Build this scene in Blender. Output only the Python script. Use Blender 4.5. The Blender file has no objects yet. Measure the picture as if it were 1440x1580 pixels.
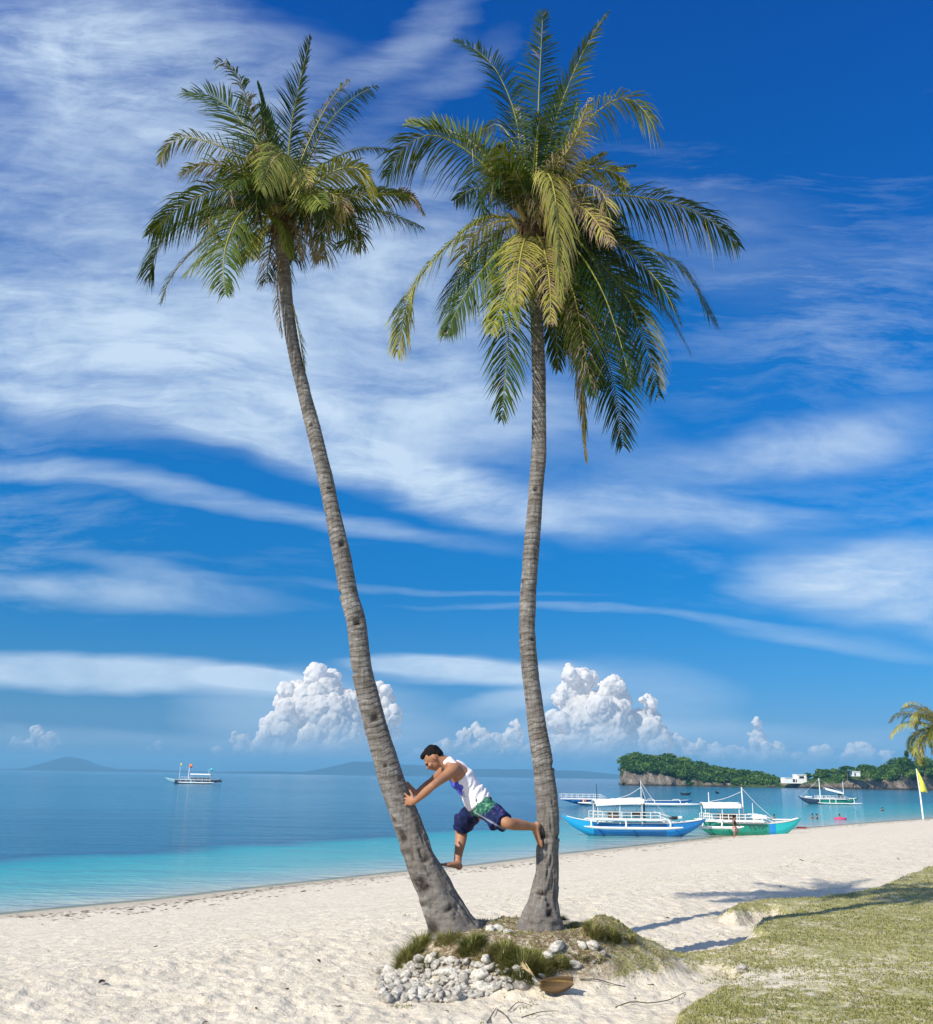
import bpy, bmesh, math, random
import numpy as np
from mathutils import Vector, Matrix
R = math.radians
SC = bpy.context.scene
COL = SC.collection

# ------------------------------------------------------------------ camera
PW, PH, FPX = 1440.0, 1580.0, 1442.0
PITCH, ROLL = R(15.8), R(0.83)
CAMZ = 1.6
SEA = -2.4
Xw = np.array([1.0, 0, 0])
FWD = np.array([0, math.cos(PITCH), math.sin(PITCH)])
UP0 = np.array([0, -math.sin(PITCH), math.cos(PITCH)])
RIGHT = math.cos(ROLL) * Xw + math.sin(ROLL) * UP0
UPV = -math.sin(ROLL) * Xw + math.cos(ROLL) * UP0
CAM = np.array([0, 0, CAMZ])
cd = bpy.data.cameras.new("camera")
cam = bpy.data.objects.new("camera", cd)
COL.objects.link(cam)
m = Matrix(((RIGHT[0], UPV[0], -FWD[0], 0), (RIGHT[1], UPV[1], -FWD[1], 0), (RIGHT[2], UPV[2], -FWD[2], CAMZ), (0, 0, 0, 1)))
cam.matrix_world = m
cd.sensor_fit = 'HORIZONTAL'
cd.sensor_width = 36
cd.lens = 36 * FPX / PW
cd.clip_start = 0.05
cd.clip_end = 60000
SC.camera = cam
SC.view_settings.view_transform = 'Standard'
SC.view_settings.look = 'None'
SC.view_settings.exposure = 0.35
SC.view_settings.gamma = 1
try: SC.cycles.transparent_max_bounces = 24
except Exception: pass

def ray(px, py):
    d = FWD * FPX + RIGHT * (px - PW / 2) - UPV * (py - PH / 2)
    return d / np.linalg.norm(d)
def at(px, py, Y):
    d = ray(px, py); return CAM + d * (Y / d[1])
def at_z(px, py, z):
    d = ray(px, py); return CAM + d * ((z - CAMZ) / d[2])
def depth(p): return float(np.dot(np.asarray(p) - CAM, FWD))
def uv_dir(px, py):
    d = ray(px, py); return (d[0] / d[1], d[2] / d[1])

# ------------------------------------------------------------------ light
SUN_AZ = np.array([0.77, 0.64]); SUN_AZ /= np.linalg.norm(SUN_AZ)
SUN_EL = R(38)
sd = bpy.data.lights.new("sun", 'SUN'); sd.energy = 4.7; sd.angle = R(0.53); sd.color = (1.0, 0.93, 0.80)
sun = bpy.data.objects.new("sun", sd); COL.objects.link(sun)
travel = Vector((SUN_AZ[0] * math.cos(SUN_EL), SUN_AZ[1] * math.cos(SUN_EL), -math.sin(SUN_EL)))
sun.rotation_euler = travel.to_track_quat('-Z', 'Y').to_euler()
sun.location = (-20, -15, 25)

world = bpy.data.worlds.new("World"); SC.world = world; world.use_nodes = True
WN = world.node_tree; WN.nodes.clear()
class NG:
    def __init__(s, tree): s.t = tree
    def n(s, typ, **kw):
        nd = s.t.nodes.new(typ)
        ins = kw.pop('ins', {})
        for k, v in kw.items(): setattr(nd, k, v)
        for k, v in ins.items(): s.put(nd.inputs[k], v)
        return nd
    def put(s, sock, v):
        if isinstance(v, bpy.types.NodeSocket): s.t.links.new(v, sock)
        elif isinstance(v, bpy.types.Node): s.t.links.new(v.outputs[0], sock)
        else:
            try: sock.default_value = v
            except Exception:
                if isinstance(v, (tuple, list)) and len(v) == 3: sock.default_value = (*v, 1)
                else: raise
    def math(s, op, a, b=0.0, c=0.0, clamp=False):
        nd = s.t.nodes.new('ShaderNodeMath'); nd.operation = op; nd.use_clamp = clamp
        s.put(nd.inputs[0], a); s.put(nd.inputs[1], b); s.put(nd.inputs[2], c)
        return nd.outputs[0]
    def mix(s, f, a, b):
        nd = s.t.nodes.new('ShaderNodeMix'); nd.data_type = 'RGBA'
        s.put(nd.inputs[0], f); s.put(nd.inputs[6], a); s.put(nd.inputs[7], b)
        return nd.outputs[2]
    def rng(s, v, a, b, c=0.0, d=1.0, smooth=True):
        nd = s.t.nodes.new('ShaderNodeMapRange'); nd.interpolation_type = 'SMOOTHSTEP' if smooth else 'LINEAR'
        s.put(nd.inputs[0], v); s.put(nd.inputs[1], a); s.put(nd.inputs[2], b); s.put(nd.inputs[3], c); s.put(nd.inputs[4], d)
        return nd.outputs[0]
    def noise(s, vec, scale, detail=4, rough=.5, dist=0.0, col=False):
        nd = s.t.nodes.new('ShaderNodeTexNoise')
        if vec is not None: s.put(nd.inputs['Vector'], vec)
        nd.inputs['Scale'].default_value = scale; nd.inputs['Detail'].default_value = detail
        nd.inputs['Roughness'].default_value = rough; nd.inputs['Distortion'].default_value = dist
        return nd.outputs['Color' if col else 'Fac']
    def mapping(s, vec, loc=(0, 0, 0), rot=(0, 0, 0), scale=(1, 1, 1), typ='POINT'):
        nd = s.t.nodes.new('ShaderNodeMapping'); nd.vector_type = typ
        s.put(nd.inputs[0], vec); nd.inputs[1].default_value = loc; nd.inputs[2].default_value = rot; nd.inputs[3].default_value = scale
        return nd.outputs[0]
    def attr(s, name, out='Fac'):
        nd = s.t.nodes.new('ShaderNodeAttribute'); nd.attribute_name = name; return nd.outputs[out]
    def ramp(s, f, stops, interp='LINEAR'):
        nd = s.t.nodes.new('ShaderNodeValToRGB'); cr = nd.color_ramp; cr.interpolation = interp
        while len(cr.elements) < len(stops): cr.elements.new(0.5)
        for e, (p, c) in zip(cr.elements, stops): e.position = p; e.color = (*c, 1)
        s.put(nd.inputs[0], f); return nd.outputs[0]
    def bump(s, h, strength=.5, dist=.01):
        nd = s.t.nodes.new('ShaderNodeBump'); nd.inputs['Strength'].default_value = strength; nd.inputs['Distance'].default_value = dist
        s.put(nd.inputs['Height'], h); return nd.outputs[0]

g = NG(WN)
wo = g.n('ShaderNodeOutputWorld')
sky = g.n('ShaderNodeTexSky', sky_type='NISHITA', sun_disc=False)
sky.sun_elevation = SUN_EL
sky.sun_rotation = math.atan2(-SUN_AZ[0], -SUN_AZ[1])
sky.air_density = 1.0; sky.dust_density = 0.25; sky.ozone_density = 4.5; sky.altitude = 0
hs = g.n('ShaderNodeHueSaturation', ins={'Hue': 0.492, 'Saturation': 1.32, 'Value': 0.95, 'Color': sky})
tc = g.n('ShaderNodeTexCoord')
sep = g.n('ShaderNodeSeparateXYZ', ins={0: tc.outputs['Generated']})
yy = g.math('MAXIMUM', g.math('ABSOLUTE', sep.outputs[1]), 0.02)
cu = g.math('DIVIDE', sep.outputs[0], yy); cv = g.math('DIVIDE', sep.outputs[2], yy)
P = g.n('ShaderNodeCombineXYZ', ins={0: cu, 1: cv, 2: 0.0}).outputs[0]
# wind-warped coordinates
w1 = g.noise(P, 1.7, 4, .52, 0, True)
w1 = g.n('ShaderNodeVectorMath', operation='SUBTRACT', ins={0: w1, 1: (.5, .5, .5)}).outputs[0]
w1 = g.n('ShaderNodeVectorMath', operation='MULTIPLY', ins={0: w1, 1: (.32, .15, 0)}).outputs[0]
wf = g.rng(cv, .08, .45, .25, 1.0)
w1 = g.n('ShaderNodeVectorMath', operation='SCALE', ins={0: w1, 'Scale': wf}).outputs[0]
P1 = g.n('ShaderNodeVectorMath', operation='ADD', ins={0: P, 1: w1}).outputs[0]
w2 = g.noise(g.mapping(P1, rot=(0, 0, R(12)), scale=(3.0, 14, 1)), 1.0, 4, .55, 0, True)
w2 = g.n('ShaderNodeVectorMath', operation='SUBTRACT', ins={0: w2, 1: (.5, .5, .5)}).outputs[0]
w2 = g.n('ShaderNodeVectorMath', operation='MULTIPLY', ins={0: w2, 1: (.16, .045, 0)}).outputs[0]
P2 = g.n('ShaderNodeVectorMath', operation='ADD', ins={0: P1, 1: w2}).outputs[0]
# cirrus patches: (centre px, half length px, half width px, tilt deg down-right, amount)
STROKES = [
 (140, 330, 520, 400, 15, .62), (120, 100, 420, 200, 0, .30), (60, 540, 460, 150, 8, .62), (200, 590, 520, 95, 12, .75), (480, 690, 420, 55, 17, .6), (640, 740, 330, 45, 17, .55),
 (330, 765, 500, 24, 9, .62), (-20, 712, 200, 20, 4, .4),
 (60, 40, 420, 130, -15, .45), (640, 60, 230, 60, -38, .40), (600, 520, 380, 220, 12, .62),
 (960, 780, 260, 58, 4, .62), (1180, 790, 200, 40, 4, .25), (1400, 915, 270, 72, 7, .95), (1330, 860, 220, 50, -12, .55),
 (1300, 665, 300, 55, -10, .42), (1130, 700, 260, 60, -8, .3), (1150, 380, 330, 150, 12, .22),
 (150, 905, 330, 34, 3, .55), (250, 870, 260, 20, 12, .3), (110, 1038, 380, 26, 2, .85), (400, 1050, 110, 14, 2, .7),
 (730, 1030, 190, 24, 3, .95), (640, 1020, 120, 16, 0, .5), (800, 1078, 120, 16, -8, .55), (880, 945, 330, 9, 2, .32), (650, 905, 330, 9, 3, .25),
 (1260, 985, 230, 20, 8, .45), (760, 640, 260, 90, 5, .4), (420, 250, 160, 110, 30, .35),
 (640, 330, 260, 170, 20, .38), (690, 120, 200, 60, -38, .25), (300, 120, 330, 160, -5, .30),
 (480, 1095, 170, 70, 0, .42), (940, 1090, 190, 70, 0, .42), (250, 1160, 420, 34, 2, .38), (760, 1150, 240, 45, 0, .35), (1150, 1150, 320, 28, 0, .32),
]
acc = None
for i, (cx, cy, a, b, ang, amt) in enumerate(STROKES):
    c0 = uv_dir(cx, cy)
    k = 1 / (FPX * math.cos(PITCH)) * 1.02
    flat = cy > 990
    mp = g.mapping(P1 if False else (P2 if not flat else P2), loc=(c0[0], c0[1], 0), rot=(0, 0, -R(ang)), scale=(a * k, b * k, 1), typ='TEXTURE')
    ln = g.n('ShaderNodeVectorMath', operation='LENGTH', ins={0: mp}).outputs['Value']
    v = g.rng(ln, 0.1 if not flat else .45, 1.25, amt, 0.0)
    acc = v if acc is None else g.math('ADD', acc, v)
st1 = g.noise(g.mapping(P1, rot=(0, 0, R(19)), scale=(2.4, 7.5, 1)), 1.0, 7, .64, .35)
st2 = g.noise(g.mapping(P2, rot=(0, 0, R(-22)), scale=(3.5, 9, 1)), 1.0, 6, .6, 1.2)
st3 = g.noise(P1, 5.5, 6, .6, .8)
st = g.math('ADD', g.math('MULTIPLY', st1, .45), g.math('ADD', g.math('MULTIPLY', st2, .3), g.math('MULTIPLY', st3, .25)))
st4 = g.noise(g.mapping(P2, rot=(0, 0, R(21)), scale=(8, 34, 1)), 1.0, 6, .68, .2)
st = g.math('ADD', g.math('MULTIPLY', st, .76), g.math('MULTIPLY', st4, .24))
stm = g.rng(st, .36, .64, .34, 1.3)
# thin fibrous cirrus nearly everywhere between the thicker bands
thin = g.math('MULTIPLY', g.rng(g.noise(g.mapping(P1, rot=(0, 0, R(14)), scale=(1.1, 2.6, 1)), 1.0, 3, .5), .38, .66), g.rng(g.noise(g.mapping(P1, rot=(0, 0, R(17)), scale=(4, 20, 1)), 1.0, 8, .70, .1), .34, .72))
thin = g.math('MULTIPLY', thin, g.rng(cv, .55, 1.0, .42, .10))
low = g.rng(cv, .12, .18, 1.0, 0.0)
stm = g.math('ADD', g.math('MULTIPLY', stm, g.math('SUBTRACT', 1.0, g.math('MULTIPLY', low, .35))), g.math('MULTIPLY', low, .35))
den = g.math('MAXIMUM', g.math('MULTIPLY', g.math('MINIMUM', acc, 1.0), stm), g.math('MULTIPLY', thin, g.rng(cv, .13, .19)))
den = g.math('MULTIPLY', g.rng(den, .05, 1.0, 0, 1, False), .92, clamp=True)
den = g.math('MULTIPLY', den, g.rng(cv, 0.0, .05))
tint = g.ramp(g.math('MAXIMUM', cv, 0.0), [(0.0, (.19, .43, 1.0)), (.017, (.20, .44, 1.0)), (.061, (.31, .55, .94)), (.132, (.24, .66, 1.02)), (.20, (.10, .74, 1.12)), (.30, (.08, .92, 1.35)), (.464, (.22, 1.08, 1.55)), (.96, (.25, .95, 1.72))])
skt = g.n('ShaderNodeVectorMath', operation='MULTIPLY', ins={0: hs.outputs[0], 1: tint}).outputs[0]
# broken cloud added out of view, overhead and behind the camera, for less blue ambient
bk = g.math('MULTIPLY', g.rng(sep.outputs[1], .25, -.25), g.rng(g.noise(tc.outputs['Generated'], 3.0, 5, .6, .5), .35, .65, .15, .75))
up_ = g.math('MULTIPLY', g.rng(cv, 1.1, 2.2), .35)
den = g.math('MAXIMUM', den, g.math('MAXIMUM', bk, up_))
skyc = g.mix(den, skt, (6.4, 7.9, 9.6, 1))
bg = g.n('ShaderNodeBackground', ins={'Color': skyc, 'Strength': 0.0785})
g.t.links.new(bg.outputs[0], wo.inputs[0])

# ------------------------------------------------------------------ helpers
def tag(o, label=None, cat=None, group=None, kind=None):
    if label: o['label'] = label
    if cat: o['category'] = cat
    if group: o['group'] = group
    if kind: o['kind'] = kind
    return o
def link(name, me, parent=None, mats=()):
    if not isinstance(mats, (list, tuple)): mats = [mats]
    for mt in mats: me.materials.append(mt)
    o = bpy.data.objects.new(name, me); COL.objects.link(o)
    if parent is not None: o.parent = parent
    return o
def empty(name, loc, rz=0, label=None, cat=None, group=None):
    o = bpy.data.objects.new(name, None); COL.objects.link(o); o.location = [float(c) for c in loc]; o.rotation_euler = (0, 0, rz)
    o.empty_display_size = .2
    return tag(o, label, cat, group)
def mk(name, V, F, mats=(), parent=None, smooth=True, attrs=None, origin=None):
    """V (n,3) array, F list or (m,k) array; world coordinates unless origin/parent given"""
    V = np.asarray(V, dtype=np.float64)
    if origin is not None: V = V - np.asarray(origin)
    elif parent is not None and parent.type == 'EMPTY' and parent.get('_w'):
        V = V - np.array(parent.location)
    me = bpy.data.meshes.new(name)
    if isinstance(F, np.ndarray):
        nf, k = F.shape
        me.vertices.add(len(V)); me.vertices.foreach_set('co', V.astype(np.float32).ravel())
        me.loops.add(nf * k); me.loops.foreach_set('vertex_index', F.astype(np.int32).ravel())
        me.polygons.add(nf); me.polygons.foreach_set('loop_start', np.arange(0, nf * k, k, dtype=np.int32))
        me.polygons.foreach_set('loop_total', np.full(nf, k, dtype=np.int32))
        me.update(calc_edges=True)
    else:
        me.from_pydata([tuple(map(float, v)) for v in V], [], [tuple(map(int, f)) for f in F])
    me.polygons.foreach_set('use_smooth', np.full(len(me.polygons), smooth))
    if attrs:
        for k_, a in attrs.items():
            at_ = me.attributes.new(k_, 'FLOAT', 'POINT'); at_.data.foreach_set('value', np.asarray(a, dtype=np.float32).ravel())
    me.validate(); me.update()
    return link(name, me, parent, mats)
def wthing(name, loc, label, cat, group=None):
    o = empty(name, loc, 0, label, cat, group); o['_w'] = 1; return o
def copy_tree(o, parent=None):
    c = o.copy(); COL.objects.link(c); c.parent = parent
    for ch in list(o.children): copy_tree(ch, c)
    return c

class MB:
    def __init__(s): s.V = []; s.F = []; s.n = 0
    def add(s, V, F):
        V = np.asarray(V, float); s.V.append(V); s.F += [tuple(int(i) + s.n for i in f) for f in F]; s.n += len(V)
    def tube(s, pts, rad, seg=8, caps=True):
        pts = np.asarray(pts, float); n = len(pts)
        rad = np.broadcast_to(np.asarray(rad, float), (n,))
        T = np.gradient(pts, axis=0); T /= np.linalg.norm(T, axis=1)[:, None] + 1e-12
        ref = np.array([0, 0, 1.0]) if abs(T[0][2]) < .9 else np.array([1.0, 0, 0])
        A = np.cross(T[0], ref); A /= np.linalg.norm(A)
        V = []
        for i in range(n):
            A = A - T[i] * np.dot(A, T[i]); A /= np.linalg.norm(A); B = np.cross(T[i], A)
            for k in range(seg):
                a = 2 * math.pi * k / seg; V.append(pts[i] + rad[i] * (math.cos(a) * A + math.sin(a) * B))
        F = [(i * seg + k, i * seg + (k + 1) % seg, (i + 1) * seg + (k + 1) % seg, (i + 1) * seg + k) for i in range(n - 1) for k in range(seg)]
        if caps: F += [tuple(range(seg))[::-1], tuple((n - 1) * seg + k for k in range(seg))]
        s.add(V, F)
    def box(s, c, d, rz=0, M=None):
        c = np.asarray(c, float); d = np.asarray(d, float) / 2
        V = np.array([[x, y, z] for x in (-1, 1) for y in (-1, 1) for z in (-1, 1)], float) * d
        if rz: V = V @ np.array([[math.cos(rz), math.sin(rz), 0], [-math.sin(rz), math.cos(rz), 0], [0, 0, 1]])
        if M is not None: V = V @ np.asarray(M).T
        s.add(V + c, [(0, 1, 3, 2), (4, 6, 7, 5), (0, 4, 5, 1), (2, 3, 7, 6), (0, 2, 6, 4), (1, 5, 7, 3)])
    def build(s, name, mats, parent=None, smooth=False, attrs=None):
        return mk(name, np.concatenate(s.V), s.F, mats, parent, smooth, attrs)

# numpy value noise
def _h(ix, iy, iz, seed):
    h = (ix.astype(np.int64) * 374761393 + iy.astype(np.int64) * 668265263 + iz.astype(np.int64) * 2147483647 + seed * 974634777) & 0xffffffff
    h = ((h ^ (h >> 13)) * 1274126177) & 0xffffffff
    h = ((h ^ (h >> 16)) * 2246822519) & 0xffffffff
    return ((h ^ (h >> 15)) & 0xffffff) / float(0xffffff)
def vn(p, seed=0):
    p = np.asarray(p, float); i = np.floor(p).astype(np.int64); f = p - i; f = f * f * (3 - 2 * f)
    r = 0
    for dx in (0, 1):
        for dy in (0, 1):
            for dz in (0, 1):
                w = (f[:, 0] if dx else 1 - f[:, 0]) * (f[:, 1] if dy else 1 - f[:, 1]) * (f[:, 2] if dz else 1 - f[:, 2])
                r = r + w * _h(i[:, 0] + dx, i[:, 1] + dy, i[:, 2] + dz, seed)
    return r * 2 - 1
def fbm(p, oct=4, seed=0, gain=.5):
    r = 0; a = 1; t = 0
    p = np.asarray(p, float)
    for o in range(oct): r = r + a * vn(p * (2.03 ** o) + 17.3 * o, seed + o); t += a; a *= gain
    return r / t
def sstep(x, a, b):
    t = np.clip((x - a) / (b - a), 0, 1); return t * t * (3 - 2 * t)
def catmull(pts, n):
    pts = np.asarray(pts, float)
    P_ = np.vstack([2 * pts[0] - pts[1], pts, 2 * pts[-1] - pts[-2]])
    L = np.r_[0, np.cumsum(np.linalg.norm(np.diff(pts[:, :3], axis=0), axis=1))]
    out = []
    for s_ in np.linspace(0, L[-1], n):
        k = min(np.searchsorted(L, s_, side='right') - 1, len(pts) - 2); t = (s_ - L[k]) / (L[k + 1] - L[k] + 1e-12)
        a, b, c, d = P_[k], P_[k + 1], P_[k + 2], P_[k + 3]
        out.append(.5 * ((2 * b) + (-a + c) * t + (2 * a - 5 * b + 4 * c - d) * t * t + (-a + 3 * b - 3 * c + d) * t ** 3))
    return np.array(out)

# ------------------------------------------------------------------ materials
def mat(name):
    mt = bpy.data.materials.new(name); mt.use_nodes = True; mt.node_tree.nodes.clear()
    q = NG(mt.node_tree); out = q.n('ShaderNodeOutputMaterial'); return mt, q, out
def pbsdf(q, out, color, rough=.8, spec=.3, normal=None, **kw):
    b = q.n('ShaderNodeBsdfPrincipled', ins={'Base Color': color, 'Roughness': rough, 'Specular IOR Level': spec})
    if normal is not None: q.put(b.inputs['Normal'], normal)
    for k, v in kw.items(): q.put(b.inputs[k], v)
    if out is not None: q.t.links.new(b.outputs[0], out.inputs[0])
    return b
def simple(name, c, rough=.6, var=.12, scale=6, spec=.3, bumpd=0.0, metal=0.0):
    mt, q, out = mat(name)
    tcn = q.n('ShaderNodeTexCoord').outputs['Object']
    n = q.noise(tcn, scale, 5, .6)
    c2 = tuple(x * (1 - var * 1.5) for x in c); c1 = tuple(min(1, x * (1 + var)) for x in c)
    col = q.mix(q.rng(n, .3, .7), (*c2, 1), (*c1, 1))
    nm = q.bump(q.noise(tcn, scale * 6, 4), .6, bumpd) if bumpd else None
    b = pbsdf(q, out, col, rough, spec, nm); b.inputs['Metallic'].default_value = metal
    return mt

# sand / turf terrain
def ground_mat():
    mt, q, out = mat('beach_ground')
    pos = q.n('ShaderNodeNewGeometry').outputs['Position']
    n1 = q.noise(pos, 1.1, 4, .6); n2 = q.noise(pos, 14, 5, .65); n3 = q.noise(pos, 160, 3, .7)
    sand = q.mix(q.rng(n1, .3, .7), (.575, .50, .385, 1), (.65, .575, .455, 1))
    sand = q.mix(q.rng(n2, .35, .75), sand, (.69, .62, .505, 1))
    sand = q.mix(q.math('MULTIPLY', q.rng(n3, .62, .8), .45), sand, (.42, .34, .25, 1))
    wet = q.rng(q.math('ADD', q.attr('shore'), q.math('MULTIPLY', q.math('SUBTRACT', n1, .5), .8)), .45, 1.7, 1.0, 0.0)
    sand = q.mix(q.math('MULTIPLY', wet, .8), sand, (.50, .41, .29, 1))
    # scattered organic flecks
    vor = q.n('ShaderNodeTexVoronoi', ins={'Vector': pos, 'Scale': 9.0, 'Randomness': 1.0})
    fl = q.math('MULTIPLY', q.rng(vor.outputs['Distance'], .05, .09, 1.0, 0.0), q.rng(q.noise(pos, 3.3, 2), .6, .68))
    sand = q.mix(q.math('MULTIPLY', fl, .6), sand, (.13, .09, .05, 1))
    g1 = q.noise(pos, 2.0, 5, .65); g2 = q.noise(pos, 26, 5, .7); g3 = q.noise(pos, 7, 4, .6)
    gr = q.mix(q.rng(g2, .3, .7), (.19, .195, .05, 1), (.34, .32, .11, 1))
    gr = q.mix(q.math('MULTIPLY', q.rng(g1, .45, .7), .6), gr, (.42, .36, .18, 1))
    bare = q.math('ADD', q.math('MULTIPLY', g2, .5), q.math('ADD', q.math('MULTIPLY', g3, .32), q.math('MULTIPLY', g1, .28)))
    turf = q.attr('turf')
    th = q.math('SUBTRACT', q.math('MULTIPLY', turf, 1.5), .0)
    cover = q.rng(q.math('SUBTRACT', q.math('MULTIPLY', turf, .72), bare), -.05, .12)
    col = q.mix(q.math('MULTIPLY', cover, .88), sand, gr)
    dirt = q.attr('dirt')
    dn = q.noise(pos, 19, 5, .7)
    col = q.mix(q.math('MULTIPLY', dirt, q.rng(dn, .3, .55)), col, q.mix(q.rng(q.noise(pos, 45, 4, .7), .4, .65), (.13, .085, .05, 1), (.30, .24, .15, 1)))
    h = q.math('ADD', q.math('MULTIPLY', q.noise(pos, 30, 5, .65), 1.0), q.math('MULTIPLY', q.noise(pos, 9, 3, .5), 1.6))
    nm = q.bump(h, .8, .022)
    pbsdf(q, out, col, q.math('SUBTRACT', .92, q.math('MULTIPLY', wet, .45)), .2, nm)
    return mt
M_GROUND = ground_mat()

# ------------------------------------------------------------------ shoreline and terrain
SHORE_PX = [(0, 1412), (110, 1401), (240, 1389), (400, 1370), (620, 1346), (740, 1335), (870, 1318), (1000, 1304), (1100, 1293), (1200, 1281.5), (1300, 1273), (1440, 1263)]
SH = np.array([at_z(x, y, SEA)[:2] for x, y in SHORE_PX])
d0 = SH[0] - SH[2]; d0 /= np.linalg.norm(d0); d1 = SH[-1] - SH[-3]; d1 /= np.linalg.norm(d1)
SH = np.vstack([SH[0] + d0 * 600, SH[0] + d0 * 60, SH, SH[-1] + d1 * 60, SH[-1] + d1 * 150 + np.array([60, -10]), SH[-1] + np.array([700, 150])])
def shore_d(xy):
    xy = np.asarray(xy, float); best = np.full(len(xy), 1e9); sg = np.ones(len(xy))
    for a, b in zip(SH[:-1], SH[1:]):
        ab = b - a; L2 = ab @ ab; t = np.clip(((xy - a) @ ab) / L2, 0, 1)
        q = a + t[:, None] * ab; dv = xy - q; dd = np.hypot(dv[:, 0], dv[:, 1])
        cr = ab[0] * (xy[:, 1] - a[1]) - ab[1] * (xy[:, 0] - a[0])
        m_ = dd < best - 1e-6; best = np.where(m_, dd, best); sg = np.where(m_, np.where(cr < 0, 1, -1), sg)
    return best * sg
def poly_sd(xy, poly):
    xy = np.asarray(xy, float); n = len(poly); best = np.full(len(xy), 1e9); ins = np.zeros(len(xy), bool)
    for i in range(n):
        a = poly[i]; b = poly[(i + 1) % n]; ab = b - a; t = np.clip(((xy - a) @ ab) / (ab @ ab + 1e-12), 0, 1)
        dv = xy - (a + t[:, None] * ab); best = np.minimum(best, np.hypot(dv[:, 0], dv[:, 1]))
        c = (a[1] > xy[:, 1]) != (b[1] > xy[:, 1])
        xi = (b[0] - a[0]) * (xy[:, 1] - a[1]) / (b[1] - a[1] + 1e-12) + a[0]
        ins ^= c & (xy[:, 0] < xi)
    return np.where(ins, best, -best)
TURF_PX = [(1440, 1342), (1422, 1344), (1408, 1352), (1390, 1358), (1360, 1370), (1330, 1380), (1300, 1386), (1250, 1393), (1200, 1395), (1160, 1396), (1130, 1404), (1113, 1416), (1140, 1419), (1165, 1412), (1195, 1409), (1212, 1420),
           (1165, 1429), (1155, 1440), (1162, 1453), (1140, 1462), (1095, 1468), (1040, 1468), (1000, 1456), (960, 1443), (930, 1440), (905, 1470), (900, 1500), (1000, 1492), (1090, 1492), (1132, 1498), (1110, 1513), (1080, 1538), (1055, 1560), (1035, 1585), (1000, 1680), (960, 1800)]
TP = [at_z(x, y, .06)[:2] for x, y in TURF_PX]
TP = np.array(TP + [np.array([TP[-1][0] - .3, 0.]), np.array([60, -30.]), np.array([80, 60.]), np.array([26., 31.]), np.array([12., 20.])])
MC = np.array([0.42, 8.80])
def mound_h(x, y):
    # raised root mound of the two palms, steep in front, trailing off to the right
    ang = .0
    dx = x - MC[0]; dy = y - MC[1]
    rx = np.where(dx < 0, 1.12, 1.75); ry = np.where(dy < 0, .98, 1.05)
    q = np.sqrt((dx / rx) ** 2 + (dy / ry) ** 2)
    core = 1 - sstep(q, .42, 1.0)
    return .35 * core
def base_h(xy, d):
    x = xy[:, 0]; y = xy[:, 1]
    t = np.clip(d / 21.0, 0, 1)
    z = SEA * (1 - t ** 1.35)
    z = np.where(d < 0, SEA + np.maximum(d * .07, -.8), z)
    ease = sstep(d, 17.5, 25) ; z = z * (1 - .0 * ease)
    return z
def ground_full(xy):
    xy = np.asarray(xy, float); d = shore_d(xy); x, y = xy[:, 0], xy[:, 1]
    p3 = np.c_[xy, np.zeros(len(xy))]
    z = base_h(xy, d)
    mh = mound_h(x + .10 * fbm(p3 * 1.7, 3, 5), y + .10 * fbm(p3 * 1.9, 3, 6))
    near = np.hypot(x, y) < 60
    sdp = np.full(len(xy), -9.0)
    sdp[near] = poly_sd(xy[near], TP)
    sdp[~near] = poly_sd(xy[~near], TP)
    sdn = sdp + .10 * fbm(p3 * 2.6, 4, 9) + .03 * fbm(p3 * 11, 3, 4)
    turf = sstep(sdn, -.06, .10)
    # low eroded bank where the turf meets the beach, gone where mound and lawn blend
    blend = 1 - np.exp(-(((x - 2.0) / .9) ** 2 + ((y - 8.6) / .9) ** 2))
    z = z + .15 * sstep(sdn, -.05, .16) * (.25 + .75 * blend) + .10 * sstep(sdn, .3, 5)
    z = z + mh
    # trampled sand
    chop = np.abs(fbm(p3 * 4.4 + np.array([0, 0, 3.1]), 3, 21, .6)); dim = fbm(p3 * 7.5, 3, 33, .6)
    amp = np.clip(sstep(d, .3, 3.0), 0, 1) * (1 - .75 * turf) * (1 - .5 * sstep(mh, .02, .2))
    z = z + amp * (.026 * dim - .030 * chop + .02 * fbm(p3 * .8, 2, 2) + .014 * fbm(p3 * 17, 2, 8))
    z = z + turf * (.03 * fbm(p3 * 2.2, 4, 12) + .012 * fbm(p3 * 14, 3, 13))
    z = z + sstep(mh, .03, .2) * .035 * fbm(p3 * 5, 4, 14)
    # turf also grows on the crest of the mound, more on its right
    rt_ = sstep(x, .75, 1.3)
    mt_ = sstep(mh + .10 * fbm(p3 * 3, 3, 7), .12, .27) * (.62 + .36 * rt_)
    mt_ = np.maximum(mt_, rt_ * sstep(mh + .04 * fbm(p3 * 3, 3, 8), .015, .10) * .85)
    mt_ = np.maximum(mt_, .80 * np.exp(-(((x - 2.4) / 1.2) ** 2 + ((y - 8.85) / .60) ** 4)))
    dirt = sstep(mh, .03, .12) * (1 - .6 * sstep(x, .9, 1.6)) + .35 * np.exp(-((sdn + .02) / .07) ** 2)
    turfm = np.maximum(turf * (.90 - .20 * np.exp(-(((x - 2.3) / 1.0) ** 2 + ((y - 8.2) / .6) ** 2)) ), mt_)
    return z, turfm, np.clip(dirt, 0, 1), d
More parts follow.
